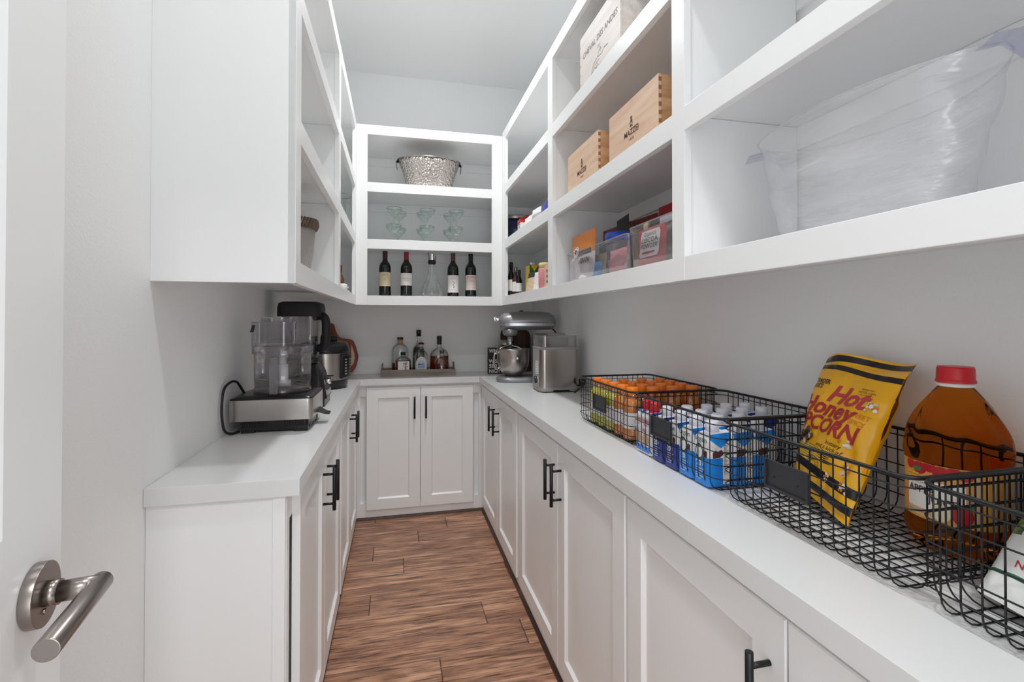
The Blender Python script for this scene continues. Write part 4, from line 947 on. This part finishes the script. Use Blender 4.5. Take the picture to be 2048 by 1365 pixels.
# ------------------------------------------------------------------ back shelves
Z1, Z2, Z3 = 1.447, 1.793, 2.142
mat('bottle_glass', '0d0f0e', .08, spec=.6); mat('capsule_maroon', '3a1218', .4); mat('capsule_red', 'a01018', .35); mat('capsule_purple', '5a2c3c', .4); mat('capsule_black', '121212', .35)
def wine(label, x, cap, lab_, h0, h1, draw, y=3.245):
    t = thing('wine_bottle', label, 'wine bottle', (x, y, Z1), 0, 'wine bottles on the lowest back shelf')
    MB().lathe([(.030, 0), (.036, .003), (.0372, .008), (.0372, .178), (.0355, .196), (.029, .212), (.020, .224), (.0152, .236), (.0145, .246), (.0145, .285)], n=36).build('bottle', 'bottle_glass', t)
    MB().lathe([(.0150, .236), (.0150, .280), (.0158, .281), (.0158, .290), (.0145, .2915)], n=24).build('capsule', cap, t)
    F = wrap(0, 0, .0375, 0, -pi / 2)
    lb = MB().grid(lambda u, v: F((u - .5) * .098, h0 + (h1 - h0) * v), 24, 1).build('label', lab_, t, nrm=False)
    F2 = wrap(0, 0, .0378, 0, -pi / 2); m = MB(); draw(m, F2); m.build('lettering', 'grey_ink' if lab_ != 'tan' else 'ink', lb, nrm=False)
    return t
def lines(m, F, ys, w=.05, th=.0006):
    for y in ys: m.grid(lambda u, v: F((u - .5) * w, y + th * v), 8, 1)
def d1(m, F):
    m.text('GRAND VIN', .007, lambda u, v: F(u, v + .135)); m.text('BORDEAUX', .006, lambda u, v: F(u, v + .082)); lines(m, F, (.142, .129, .077, .074)); m.disc(0, .107, .006, F, n=16, r0=.0045)
def d2(m, F):
    m.text('Château Beau-Site', .0105, lambda u, v: F(u, v + .112), shear=.2, bold=.01); m.text('SAINT-ESTEPHE', .006, lambda u, v: F(u, v + .101)); m.text('2015', .006, lambda u, v: F(u, v + .092)); lines(m, F, (.148, .138, .078, .082), .062)
def d3(m, F):
    m.text('CHATEAU', .0065, lambda u, v: F(u, v + .130)); m.text('LEOVILLE', .009, lambda u, v: F(u, v + .119), bold=.01)
    for i in range(9):
        a = i * .7; m.disc(.004 * sin(a * 2), .062 + i * .005, .0042 - .0002 * i, F, n=8, ey=.8)
    m.text('SAINT-JULIEN', .0055, lambda u, v: F(u, v + .048)); lines(m, F, (.140, .042), .055)
def d4(m, F):
    m.text('LA CASA', .0165, lambda u, v: F(u, v + .128), bold=.015); m.text('BRUNELLO', .0065, lambda u, v: F(u, v + .110)); m.text('DI MONTALCINO', .0060, lambda u, v: F(u, v + .102)); lines(m, F, (.120, .084, .067), .058); m.text('2015', .006, lambda u, v: F(u - .015, v + .058)); m.text('DOCG', .006, lambda u, v: F(u + .015, v + .058))
wine('dark wine bottle with maroon capsule and cream label, leftmost on the lowest back shelf', -.076, 'capsule_maroon', 'cream_paper', .066, .154, d1)
wine('dark wine bottle with bright red capsule and white label left of the decanter', .058, 'capsule_red', 'paper', .072, .152, d2)
wine('dark wine bottle with purple capsule and tall white label right of the decanter', .360, 'capsule_purple', 'paper', .030, .144, d3)
wine('dark wine bottle with black capsule and pale pink label, rightmost on that shelf', .478, 'capsule_black', 'label_rose' if mat('label_rose', 'dccac4', .6) else '', .048, .148, d4)
t = thing('decanter', 'clear glass wine decanter with steel pourer between the wine bottles', 'decanter', (.221, 3.235, Z1))
MB().lathe([(.0, .012), (.03, .006), (.055, .0), (.076, .010), (.0795, .022), (.073, .045), (.054, .080), (.034, .118), (.0225, .155), (.0195, .195), (.0205, .232)], n=48, cap=(False, False)).build('bowl', 'clear_glass', t, nrm=False)
m = MB(); n = 28
m.loft([[((.0235 + .004 * k) * cos(2 * pi * i / n), (.0235 + .004 * k) * sin(2 * pi * i / n), .238 + (.052 if k else 0) - (.024 * k * (cos(2 * pi * i / n) + 1) / 2)) for i in range(n)] for k in (0, 1)], 0, True, (False, False)); m.build('pourer', 'chrome', t)
MB().lathe([(.0215, .215), (.0245, .218), (.0245, .240), (.022, .242)], n=28).build('stopper_ring', 'black_matte', t)

# stacked coupe glasses
def coupe(label, x, y, z, rz):
    t = thing('coupe_glass', label, 'glass', (x, y, z), rz, 'coupe glasses on the middle back shelf')
    MB().lathe([(.033, .0), (.033, .0015), (.012, .005), (.0045, .010), (.0042, .048), (.010, .054)], n=28, cap=(True, False)).build('foot', 'green_tint_glass', t, nrm=False)
    MB().lathe([(.010, .054), (.020, .058), (.024, .066), (.030, .074), (.043, .083), (.0475, .094), (.0480, .108)], n=36, cap=(False, False)).build('bowl', 'green_tint_glass', t, nrm=False)
    MB().tube([(.0480 * cos(2 * pi * i / 36), .0480 * sin(2 * pi * i / 36), .1085) for i in range(36)], .0011, 6, closed=True).build('rim', 'glass_rim', t)
    return t
thin('glass_rim', 'a9b5b2', .2, .15, .05, .7, diffcol='8b9390')
pg = None
for ci, (cx_, cn) in enumerate(((-.022, 'left'), (.188, 'middle'), (.374, 'right'))):
    for ri, (dy, dx, rn_) in enumerate(((3.205, 0, 'front'), (3.325, (.030, -.016, -.026)[ci], 'rear'))):
        for li in range(2):
            lab = 'pale green coupe glass, %s of the %s stack in the %s pair of stacks' % ('upper glass' if li else 'lower glass', rn_, cn)
            if pg is None: pg = coupe(lab, cx_, dy, Z2, 0)
            else: dup(pg, (cx_ + dx + .003 * li, dy, Z2 + .1092 * li), random.uniform(0, 3), lab)

# hammered bucket
t = thing('ice_bucket', 'hammered steel oval party bucket with ring handles on the top back shelf', 'bucket', (.205, 3.27, Z3))
def oval(a, b, z, n=56): return [(a * cos(2 * pi * i / n), b * sin(2 * pi * i / n), z) for i in range(n)]
bk = MB().loft([oval(.135, .085, .0), oval(.140, .089, .006), oval(.152, .097, .045), oval(.172, .106, .115), oval(.195, .116, .178), oval(.203, .120, .200), oval(.200, .118, .2005), oval(.17, .104, .115), oval(.138, .086, .01)], 0, True, (True, True)).build('body', 'hammered_steel', t)
MB().tube(oval(.204, .121, .2015), .0035, 8, closed=True).build('rim', 'steel', t)
MB().tube([(.003, -.089 - .0, .006), (.003, -.1035, .1), (.003, -.1205, .2)], .0022, 6).build('seam', 'steel', t)
for s in (-1, 1):
    MB().lathe([(.006, -.008), (.008, 0), (.006, .008)], s * .205, 0, 14).build('handle_mount', 'black_metal', t).location = (0, 0, .188)
    MB().tube([(s * .210 + s * .004 * sin(2 * pi * i / 24), .022 * cos(2 * pi * i / 24), .162 + .028 * sin(2 * pi * i / 24)) for i in range(24)], .0028, 8, closed=True).build('ring_handle', 'nickel', t)

# ------------------------------------------------------------------ left shelves
t = thing('ribbed_vase', 'stone grey vase with brown twisted rope rim on the left shelf', 'vase', (-.375, 1.955, 1.4465))
mat('stone_grey', 'a39f9a', .8, bump=(60, .5, .01)); mat('rope_brown', '6e5a4c', .8)
MB().lathe([(.040, 0), (.048, .003), (.058, .04), (.068, .10), (.074, .165), (.076, .205), (.070, .205), (.06, .06)], n=40, cap=(True, False)).build('body', 'stone_grey', t)
rm = None
for i in range(36):
    a = 2 * pi * i / 36
    MB().tube([(.077 * cos(a), .077 * sin(a), .190), (.083 * cos(a + .06), .083 * sin(a + .06), .205), (.080 * cos(a + .16), .080 * sin(a + .16), .224)], .0062, 6).build('rope_strand', 'rope_brown', t)
t = thing('stacked_dish', 'small white stacked dishes on the left shelf next to the sauce bottle', 'dishes', (-.292, 2.835, 1.4465))
MB().lathe([(.022, 0), (.036, .010), (.037, .012), (.025, .012), (.026, .022), (.034, .032), (.033, .033), (.01, .024)], n=28).build('bowl', 'white_plastic', t)
MB().lathe([(.020, .026), (.024, .034), (.026, .044), (.018, .050), (.0, .052)], n=24, cap=(True, False)).build('lid', 'white_plastic', t)
t = thing('sauce_bottle', 'slim dark bottle with red top on the far left shelf', 'bottle', (-.315, 2.90, 1.4465))
MB().lathe([(.022, 0), (.024, .004), (.024, .085), (.012, .11), (.010, .125)], n=24).build('bottle', 'walnut', t)
MB().lathe([(.013, .120), (.013, .155), (.009, .162)], n=18).build('cap', 'dark_red', t)
t = thing('glass_pitcher', 'tall ribbed clear glass vase on the middle left shelf', 'vase', (-.325, 2.95, 1.8175))
m = MB(); n = 48
m.loft([[((r + .0016 * cos(12 * 2 * pi * i / n)) * cos(2 * pi * i / n), (r + .0016 * cos(12 * 2 * pi * i / n)) * sin(2 * pi * i / n), z) for i in range(n)] for r, z in ((.045, 0), (.050, .006), (.060, .09), (.068, .19))], 0, True, (True, False)); m.build('body', 'green_tint_glass', t, nrm=False)
MB().tube([(.069 * cos(2 * pi * i / 40), .069 * sin(2 * pi * i / 40), .191) for i in range(40)], .002, 6, closed=True).build('rim', 'glass_rim', t)

# ------------------------------------------------------------------ right shelves: wooden wine crates
def crate(label, x, y0, y1, z, h, d, wood, endwood, logo, fingers=True):
    t = thing('wine_crate', label, 'crate', (x + d / 2, (y0 + y1) / 2, z), 0, 'wooden wine crates on the right shelves'); L = (y1 - y0) / 2; e = .009; D = d / 2
    fr_p = MB().box(-D, -D + e, -L, L, 0, h).build('front_board', wood, t, bevel=.0006)
    MB().box(D - e, D, -L, L, 0, h).build('back_board', wood, t)
    for s in (-1, 1):
        MB().box(-D + e, D - e, s * L - (e if s > 0 else 0), s * L + (0 if s > 0 else e), 0, h - .001).build('end_board', endwood, t)
    MB().box(-D + e, D - e, -L + e, L - e, .002, .010).build('bottom_board', wood, t)
    MB().box(-D + e, D - e, -L + e, L - e, h - .012, h - .003).build('lid_board', wood, t)
    if fingers:
        for k in range(7):
            z0 = .012 + k * h / 7.4
            MB().box(-D + .0006, -D + e + .0003, -L - .0007, -L + .007, z0, z0 + h / 15).build('finger_joint', 'joint_wood', t)
    else:
        for k in range(6):
            MB().cyl((-D, L - .006, .02 + k * .036), (-D - .0008, L - .006, .02 + k * .036), .0022, n=8).build('nail', 'nickel', t)
    m = MB(); logo(m, lambda u, v: (-D - .0008, -u, v), h); m.build('branding', 'brown_ink' if fingers else 'grey_ink', fr_p)
    return t
mat('joint_wood', '94673f', .6)
def mazzei(m, f, h):
    m.text('MAZZEI', .026, lambda u, v: f(u, v + h * .36), bold=.012, squeeze=1.05); m.text('1435', .012, lambda u, v: f(u, v + h * .26), squeeze=1.5)
    c = h * .56
    m.disc(0, c, .0085, f, n=14, r0=.005); m.disc(.002, c + .010, .0055, f, n=10)
    m.poly([(-.006, c + .016), (-.007, c + .022), (-.003, c + .019), (0, c + .024), (.003, c + .019), (.007, c + .022), (.006, c + .016)], f)
    m.poly([(-.010, c - .010), (.010, c - .010), (.008, c - .007), (-.008, c - .007)], f)
def cheval(m, f, h):
    m.text('CHEVAL DES ANDES', .030, lambda u, v: f(u + .005, v + h * .60), squeeze=1.12, shear=.1); m.text('2015', .013, lambda u, v: f(u + .005, v + h * .48))
    def ln(P, w=.0013):
        for a, b in zip(P, P[1:]):
            d = Vector((b[0] - a[0], b[1] - a[1])).normalized(); m.poly([(a[0] - d.y * w, a[1] + d.x * w), (a[0] + d.y * w, a[1] - d.x * w), (b[0] + d.y * w * .6, b[1] - d.x * w * .6), (b[0] - d.y * w * .6, b[1] + d.x * w * .6)], f)
    # sketched running horse over mountain strokes
    y = h * .22
    ln([(-.075, y - .02), (-.055, y + .005), (-.04, y + .022), (-.02, y + .026), (-.005, y + .03), (.008, y + .046), (.02, y + .052), (.026, y + .044), (.018, y + .038)])
    ln([(-.055, y), (-.04, y - .02), (-.046, y - .034)]); ln([(-.036, y + .004), (-.02, y - .004), (-.004, y + .004), (.01, y - .012), (.022, y - .004)]); ln([(.0, y + .028), (.03, y + .024), (.05, y + .034), (.085, y + .030)]); ln([(-.02, y + .002), (-.012, y - .026)]); ln([(-.07, y - .03), (-.03, y + .012), (.012, y + .016)])
crate('natural wooden wine crate with burnt name, nearer of two on the right shelf', .700, 1.216, 1.538, 1.808, .172, .20, 'crate_wood', 'crate_end', mazzei)
crate('natural wooden wine crate with burnt name, farther and half hidden of two', .700, 1.632, 1.950, 1.808, .174, .20, 'crate_wood', 'crate_end', mazzei)
crate('pale whitewashed wine crate with horse sketch on the upper right shelf', .700, 1.451, 1.808, 2.164, .236, .19, 'pale_crate', 'pale_crate', cheval, False)

# clear oval party tub in the nearest bay
t = thing('party_tub', 'large clear wavy acrylic oval tub in the nearest right shelf bay', 'tub', (.825, .725, 1.4505))
def ov(a, b, z, k=0, n=72):
    out = []
    for i in range(n):
        q = 2 * pi * i / n; w = 1 + k * .012 * sin(5 * q + z * 40)
        out.append((a * w * cos(q), b * w * sin(q), z))
    return out
secs = []
for i in range(22):
    f = i / 21; z = .222 * f
    step = .010 * abs(sin(3.3 * pi * f)) 
    a = .080 + .030 * f ** .8 + step * .4; b = .150 + .064 * f ** .8 + step * .6
    secs.append([(x, y, zz + f ** 6 * .012 * (max(0, -y / b) ** 4) + f ** 6 * .008 * (max(0, y / b) ** 4)) for x, y, zz in ov(a, b, z, 1)])
MB().loft(secs, 0, True, (True, False)).build('wall', 'acrylic', t, nrm=False)
MB().tube([(x * 1.0, y, z) for x, y, z in secs[-1]], .0016, 8, closed=True).build('rim', 'acrylic', t)
for s in (-1, 1):
    m = MB(); z = .222 + (.012 if s < 0 else .008)
    m.loft([[(x, s * (.216 + dy), z + dz - abs(x) * .3) for x in [-.05 + .01 * i for i in range(11)]] for dy, dz in ((0, 0), (.012, .004), (.026, .012 if s < 0 else -.012))], 0, True, (False, False), False); m.build('grip', 'acrylic_rim', t, nrm=False)

# ------------------------------------------------------------------ right shelves: bins and packets in the middle bay
ZS = 1.4505
def bin_(label, y0, y1, h, x0=.705, x1=.942):
    t = thing('clear_bin', label, 'storage bin', ((x0 + x1) / 2, (y0 + y1) / 2, ZS), 0, 'clear plastic bins on the lowest right shelf'); a = (x1 - x0) / 2; b = (y1 - y0) / 2
    m = MB().loft([[(x, y, z) for x, y, _ in rrect(-a + i, a - i, -b + i, b - i, .018, 0, 4)] for i, z in ((.010, 0), (.008, .003), (.003, h - .02), (0, h - .018), (0, h))], 0, True, (True, False)); m.build('wall', 'clear_plastic', t, nrm=False)
    MB().tube([(x, y, h) for x, y, _ in rrect(-a, a, -b, b, .018, 0, 5)], .0022, 6, closed=True).build('rim', 'clear_lid', t)
    return t
bin_('clear bin with orange granola bag, farther of the two bins', 1.425, 1.985, .122)
bin_('clear bin holding the red cocoa packet, nearer of the two bins', 1.095, 1.412, .132)
mat('pack_orange', 'e5831a', .4); mat('pack_teal', '157f86', .4); mat('pack_blue', '1d4fc4', .35); mat('pack_pink', 'd98f93', .5); mat('pack_cyan', '2c8fcb', .35); mat('pack_beige', 'd8bfa3', .55); mat('pack_cream', 'e6cf94', .5); mat('pack_brown', '4a3128', .5)
def packet(name, label, cat, loc, W_, H_, T_, rz, tilt, col, top=None, extra=None, group='packets in the clear bins'):
    """small stand-up packet facing the aisle"""
    t = thing(name, label, cat, loc, rz, group); sd = random.random() * 9
    def pt(u, v, o=0, s=1):
        w = max(0, 1 - (2 * u - 1) ** 4) ** .5 * (max(0, 1 - v) ** .6 * .9 + .05) * (1 if v > .02 else .6)
        c = .0018 * sin(9 * u + 11 * v + sd) * sin(17 * v + sd)
        return (-s * (T_ * w + c * .8 + o) - tilt * 0 + v * H_ * tilt, -(u - .5) * W_, v * H_)
    m = MB(); mf = (lambda u, v: 1 if v > top[1] else 0) if top else None
    m.grid(lambda u, v: pt(u, v), 16, 18, 0, True, mf).grid(lambda u, v: pt(u, v, 0, -1), 16, 18, 0, True, mf)
    m.build('pouch', [col] + ([top[0]] if top else []), t)
    if extra:
        for nm, fn_, mm in extra:
            m = MB(); fn_(m, lambda x, y, o=.0022: pt(x / W_ + .5, y / H_, o)); m.build(nm, mm, t, nrm=False)
    return t
packet('granola_bag', 'orange and white granola bag with round tree badge', 'snack bag', (.728, 1.855, ZS + .004), .25, .195, .018, 0, .02, 'paper', ('pack_orange', .58),
       [('band', lambda m, F: m.grid(lambda u, v: F(-.105 + .21 * u, .105 + .016 * v), 10, 1), 'pack_brown'), ('badge', lambda m, F: fan(m, [(-.045 + .033 * cos(2 * pi * i / 24), .118 + .026 * sin(2 * pi * i / 24)) for i in range(24)], lambda x, y: F(x, y, .0034)), 'paper'),
        ('emblem', lambda m, F: (m.disc(-.045, .122, .012, lambda x, y: F(x, y, .0044), n=12, ey=.8), m.poly([(-.047, .105), (-.043, .105), (-.044, .118), (-.046, .118)], lambda x, y: F(x, y, .0044)), m.disc(-.045, .118, .028, lambda x, y: F(x, y, .0044), n=24, r0=.026, ey=.8)), 'ink'),
        ('lettering', lambda m, F: m.text('GRAIN', .030, lambda x, y: F(.045 + x, .070 + y), bold=.02), 'brown_ink')])
packet('snack_bag', 'crimson foil bag standing behind the teal packet', 'snack bag', (.888, 1.900, ZS + .004), .24, .236, .018, .05, .04, 'dark_red')
packet('snack_bag', 'teal packet beside the orange granola bag', 'snack bag', (.800, 1.800, ZS + .004), .13, .158, .013, 0, .03, 'pack_teal')
packet('snack_bag', 'black bag with folded corner behind the blue-lidded tub', 'snack bag', (.845, 1.745, ZS + .004), .15, .240, .010, -.15, .02, 'black_matte')
packet('snack_bag', 'dark red bag behind the yellow book-like box', 'snack bag', (.900, 1.690, ZS + .004), .19, .232, .012, .1, .03, 'dark_red')
packet('snack_bag', 'bright red foil bag at the wall behind the lidded box', 'snack bag', (.962, 1.565, ZS), .22, .272, .011, 0, .01, 'red')
packet('snack_bag', 'small pink and white spotted packet at the bin front', 'snack bag', (.732, 1.945, ZS + .004), .07, .10, .010, 0, .02, 'pack_pink', ('paper', .8))
packet('snack_bag', 'beige nut packet lying in the farther clear bin', 'snack bag', (.762, 1.768, ZS + .004), .13, .098, .018, 0, .03, 'pack_beige')
packet('snack_bag', 'shiny blue wrapper in front of the beige packet', 'snack bag', (.730, 1.745, ZS + .004), .12, .062, .010, .1, .02, 'pack_cyan')
packet('snack_bag', 'pink packet at the near front of the farther bin', 'snack bag', (.730, 1.535, ZS + .004), .13, .085, .010, 0, .03, 'pack_pink')
packet('cocoa_packet', 'red cocoa powder packet with white printed label', 'food packet', (.730, 1.310, ZS + .004), .160, .118, .012, 0, .02, 'red', None,
       [('label', lambda m, F: fan(m, [(-.05, .030), (.050, .030), (.056, .04), (.056, .100), (.050, .110), (-.05, .110), (-.056, .100), (-.056, .04)], lambda x, y: F(x, y, .0022)), 'paper'),
        ('lettering', lambda m, F: (m.text('Organics', .020, lambda x, y: F(x, .092 + y, .0034)), m.text('COCOA', .021, lambda x, y: F(x, .073 + y, .0034), bold=.01, squeeze=1.2), m.text('POWDER', .019, lambda x, y: F(x, .056 + y, .0034), bold=.01, squeeze=1.2)), 'ink'),
        ('label_stripe', lambda m, F: (m.grid(lambda u, v: F(-.035 + .07 * u, .040 + .006 * v, .0034), 8, 1)), 'red')])
t = thing('blue_lid_tub', 'round translucent food tub with blue lid between packets', 'food tub', (.785, 1.640, ZS + .004), 0)
MB().lathe([(.036, 0), (.041, .004), (.046, .12), (.049, .124), (.049, .134)], n=36, cap=(True, False)).build('tub', 'clear_plastic', t, nrm=False)
MB().lathe([(.050, .128), (.052, .134), (.051, .156), (.044, .160), (.042, .157), (.0, .157)], n=36, cap=(True, False)).build('lid', 'pack_blue', t)
MB().lathe([(.034, .004), (.040, .06), (.0, .062)], n=28, cap=(True, False)).build('snacks', 'pack_pink', t)
t = thing('recipe_box', 'narrow cream box with dark side next to the cocoa packet', 'box', (.800, 1.378, ZS + .004), 0)
MB().box(-.05, .06, -.008, .018, 0, .146).build('sleeve', 'pack_cream', t, bevel=.001)
MB().box(-.048, .058, -.022, -.0085, 0, .150).build('cover', 'pack_brown', t, bevel=.001)
m = MB(); m.text('ORGANIC', .016, lambda x, y: (-.0505, .005 - y, .05 + x + .02), bold=.01); m.build('lettering', 'leaf_green', t)
t = thing('lidded_box', 'square clear box of dark packets with pale snap lid by the stile', 'food box', (.800, 1.218, ZS + .004), 0)
MB().loft([rrect(-.045, .075, -.085, .085, .012, z) for z in (0, .128)], 0, True, (True, False)).build('box', 'clear_plastic', t, nrm=False)
MB().loft([rrect(-.05, .08, -.09, .09, .014, z) for z in (.124, .130, .146)] + [rrect(-.045, .075, -.085, .085, .014, .150)], 0, True).build('lid', 'cap_white', t, bevel=.001)
c_ = MB().box(-.038, .066, -.078, .078, .004, .115).build('contents', 'black_matte', t)
m = MB(); m.text('Fig', .026, lambda x, y: (-.0385, -x, .085 + y)); m.text('BARS', .018, lambda x, y: (-.0385, -x, .06 + y)); m.build('lettering', 'paper', c_)

# ------------------------------------------------------------------ right shelves: farthest bay
mat('pot_navy', '1b2546', .25); mat('carton_yellow', 'e3bf1e', .45); mat('carton_green', '2f6a3c', .45); mat('carton_grey', 'a9a7a6', .5)
t = thing('stock_pot', 'big navy blue stock pot with steel rim and lid', 'pot', (.79, 3.27, 1.8085))
MB().lathe([(.118, 0), (.128, .008), (.130, .165)], n=48).build('body', 'pot_navy', t)
MB().lathe([(.131, .163), (.133, .168), (.133, .186), (.128, .190), (.06, .200), (0, .202)], n=48, cap=(True, False)).build('lid', 'steel', t)
for a in (pi * .85, -pi * .15):
    MB().tube(smooth([(.128 * cos(a - .22), .128 * sin(a - .22), .12), (.158 * cos(a - .15), .158 * sin(a - .15), .130), (.158 * cos(a + .15), .158 * sin(a + .15), .130), (.128 * cos(a + .22), .128 * sin(a + .22), .12)], 5), .006, 8).build('handle', 'black_metal', t)
def pbox(name, label, loc, sx, sy, sz, rz, mats, extra=None, cat='box'):
    t = thing(name, label, cat, loc, rz, 'packets in the farthest right bay')
    MB().box(-sx / 2, sx / 2, -sy / 2, sy / 2, 0, sz).build('carton', mats, t, bevel=.0012)
    if extra: extra(t, sx, sy, sz)
    return t
def redtop(t, sx, sy, sz):
    MB().box(-sx / 2 - .0006, sx / 2 + .0006, -sy / 2 - .0006, sy / 2 + .0006, sz - .02, sz + .0006).build('red_top', 'red', t)
    m = MB(); m.text('RICE', .026, lambda x, y: (-sx / 2 - .0008, -x, sz * .55 + y), bold=.02); m.text('CRISP', .018, lambda x, y: (-sx / 2 - .0008, -x, sz * .3 + y)); m.build('lettering', 'ink', t)
pbox('tea_box', 'small white box with red top beside the navy pot', (.715, 2.760, 1.8085), .05, .070, .072, 0, 'paper', redtop)
pbox('tea_box', 'red box standing behind the small white box', (.805, 2.98, 1.8085), .05, .08, .145, 0, 'red')
packet('snack_bag', 'silver and white foil bag in the farthest right bay', 'snack bag', (.712, 2.64, 1.8085), .15, .066, .018, 0, .05, 'paper', None, None, 'packets in the farthest right bay')
packet('snack_bag', 'grey and white lettered pouch beside the silver foil bag', 'snack bag', (.715, 2.485, 1.8085), .125, .080, .016, .1, .05, 'carton_grey', ('white_plastic', .6), None, 'packets in the farthest right bay')
packet('snack_bag', 'indigo pouch next to the clear water bottle', 'snack bag', (.725, 2.355, 1.8085), .11, .085, .016, 0, .04, 'carton_navy', None, None, 'packets in the farthest right bay')
t = thing('water_bottle', 'clear and blue plastic bottle against the shelf stile', 'bottle', (.735, 2.225, 1.8085))
MB().lathe([(.030, 0), (.034, .004), (.034, .04), (.032, .045), (.032, .065), (.034, .07), (.024, .10), (.013, .112)], n=30).build('bottle', 'clear_plastic', t, nrm=False)
MB().lathe([(.0345, .012), (.0345, .062)], n=30, cap=(False, False)).build('label', 'pack_cyan', t)
MB().lathe([(.015, .108), (.015, .124), (.013, .126)], n=18).build('cap', 'pack_blue', t)
# lowest row
def soup(label, x, y, lab_w):
    t = thing('soup_carton', label, 'carton', (x, y, 1.4505), pi / 2, 'packets in the farthest right bay'); s = .0285; h = .168
    MB().box(-.045, .045, -s, s, 0, h).build('carton', 'carton_grey', t, bevel=.0015)
    MB().box(-.0445, .0445, s - .0, s + .0008, 0.004, h - .004).build('side_panel', 'carton_yellow', t)
    MB().add([(-.0456, -s, h * .72), (-.0456, -s, h), (-.0456, s, h), (-.0456, s, h * .72)], [(0, 1, 2, 3)]).build('green_top', 'carton_green', t)
    MB().add([(-.0460, -s + .004, h - .001), (-.0460, s - .004, h - .001), (-.0460, 0, h * .78)], [(0, 1, 2)]).build('yellow_flash', 'carton_yellow', t)
    m = MB(); m.text('BROTH', .016, lambda a, b: (-.0458, -a, h * .5 + b)); m.text('ORGANIC', .010, lambda a, b: (-.0458, -a, h * .62 + b)); m.build('lettering', 'ink', t)
    MB().lathe([(.0145, h), (.0145, h + .016), (.013, h + .018)], n=20).build('cap', 'cap_white', t)
    return t
soup('yellow and green broth carton with white cap, nearer the wall of the pair', .842, 2.80, .05)
soup('yellow and green broth carton with white cap, nearer the aisle of the pair', .778, 2.79, .05)
def slim(label, x, y, h, r, col, capc):
    t = thing('sauce_bottle', label, 'bottle', (x, y, 1.4505), 0, 'sauces in the farthest right bay')
    MB().lathe([(r * .9, 0), (r, .004), (r, h * .55), (r * .5, h * .72), (r * .42, h * .84)], n=26).build('bottle', col, t)
    MB().lathe([(r * .5, h * .82), (r * .5, h * .98), (r * .4, h)], n=18).build('cap', capc, t)
    MB().lathe([(r + .0005, h * .15), (r + .0005, h * .48)], n=26, cap=(False, False)).build('label', 'paper' if col != 'red' else 'dark_red', t)
slim('dark sauce bottle with black cap in the far corner of the lowest shelf', .716, 3.075, .22, .024, 'bottle_glass', 'black_plastic')
slim('amber sauce bottle with silver neck beside the dark sauce bottle', .735, 3.03, .185, .022, 'dark_wood', 'nickel')
slim('short dark bottle with white label before the broth cartons', .745, 2.975, .16, .020, 'bottle_glass', 'black_plastic')
slim('tall red sauce bottle with red cap at the near stile', .792, 2.47, .228, .026, 'red', 'red')
slim('dark spice jar with black top behind the red sauce bottle', .86, 2.57, .20, .022, 'pack_brown', 'black_plastic')
pbox('tea_box', 'dark navy carton standing left of the broth cartons', (.81, 2.895, 1.4505), .06, .05, .172, 0, 'carton_navy')
packet('snack_bag', 'brown and white chip bag lying before the broth cartons', 'snack bag', (.708, 2.56, 1.4505), .15, .105, .018, 0, .06, 'pack_beige', ('ink', .72), None, 'packets in the farthest right bay')
packet('snack_bag', 'white pouch with slanted top near the pink jar', 'snack bag', (.705, 2.44, 1.4505), .07, .095, .012, .1, .03, 'paper', None, None, 'packets in the farthest right bay')
t = thing('spice_jar', 'clear jar of pink salt with cream lid near the stile', 'jar', (.728, 2.345, 1.4505), 0)
MB().lathe([(.036, 0), (.040, .004), (.041, .10), (.036, .108)], n=30).build('jar', 'pack_pink', t)
MB().lathe([(.039, .106), (.040, .128), (.037, .131)], n=30).build('lid', 'pack_cream', t)
pbox('tea_box', 'stack of cream and white tins behind the pink jar', (.885, 2.44, 1.4505), .08, .10, .15, 0, 'pack_cream')
pbox('tea_box', 'orange spotted box leaning against the stile', (.718, 2.225, 1.4505), .05, .08, .11, 0, 'pack_beige', lambda t, sx, sy, sz: [MB().cyl((-sx / 2, .0, .03 + .025 * k), (-sx / 2 - .0008, .0, .03 + .025 * k), .008, n=12).build('printed_dot', 'brown_ink', t) for k in range(3)])
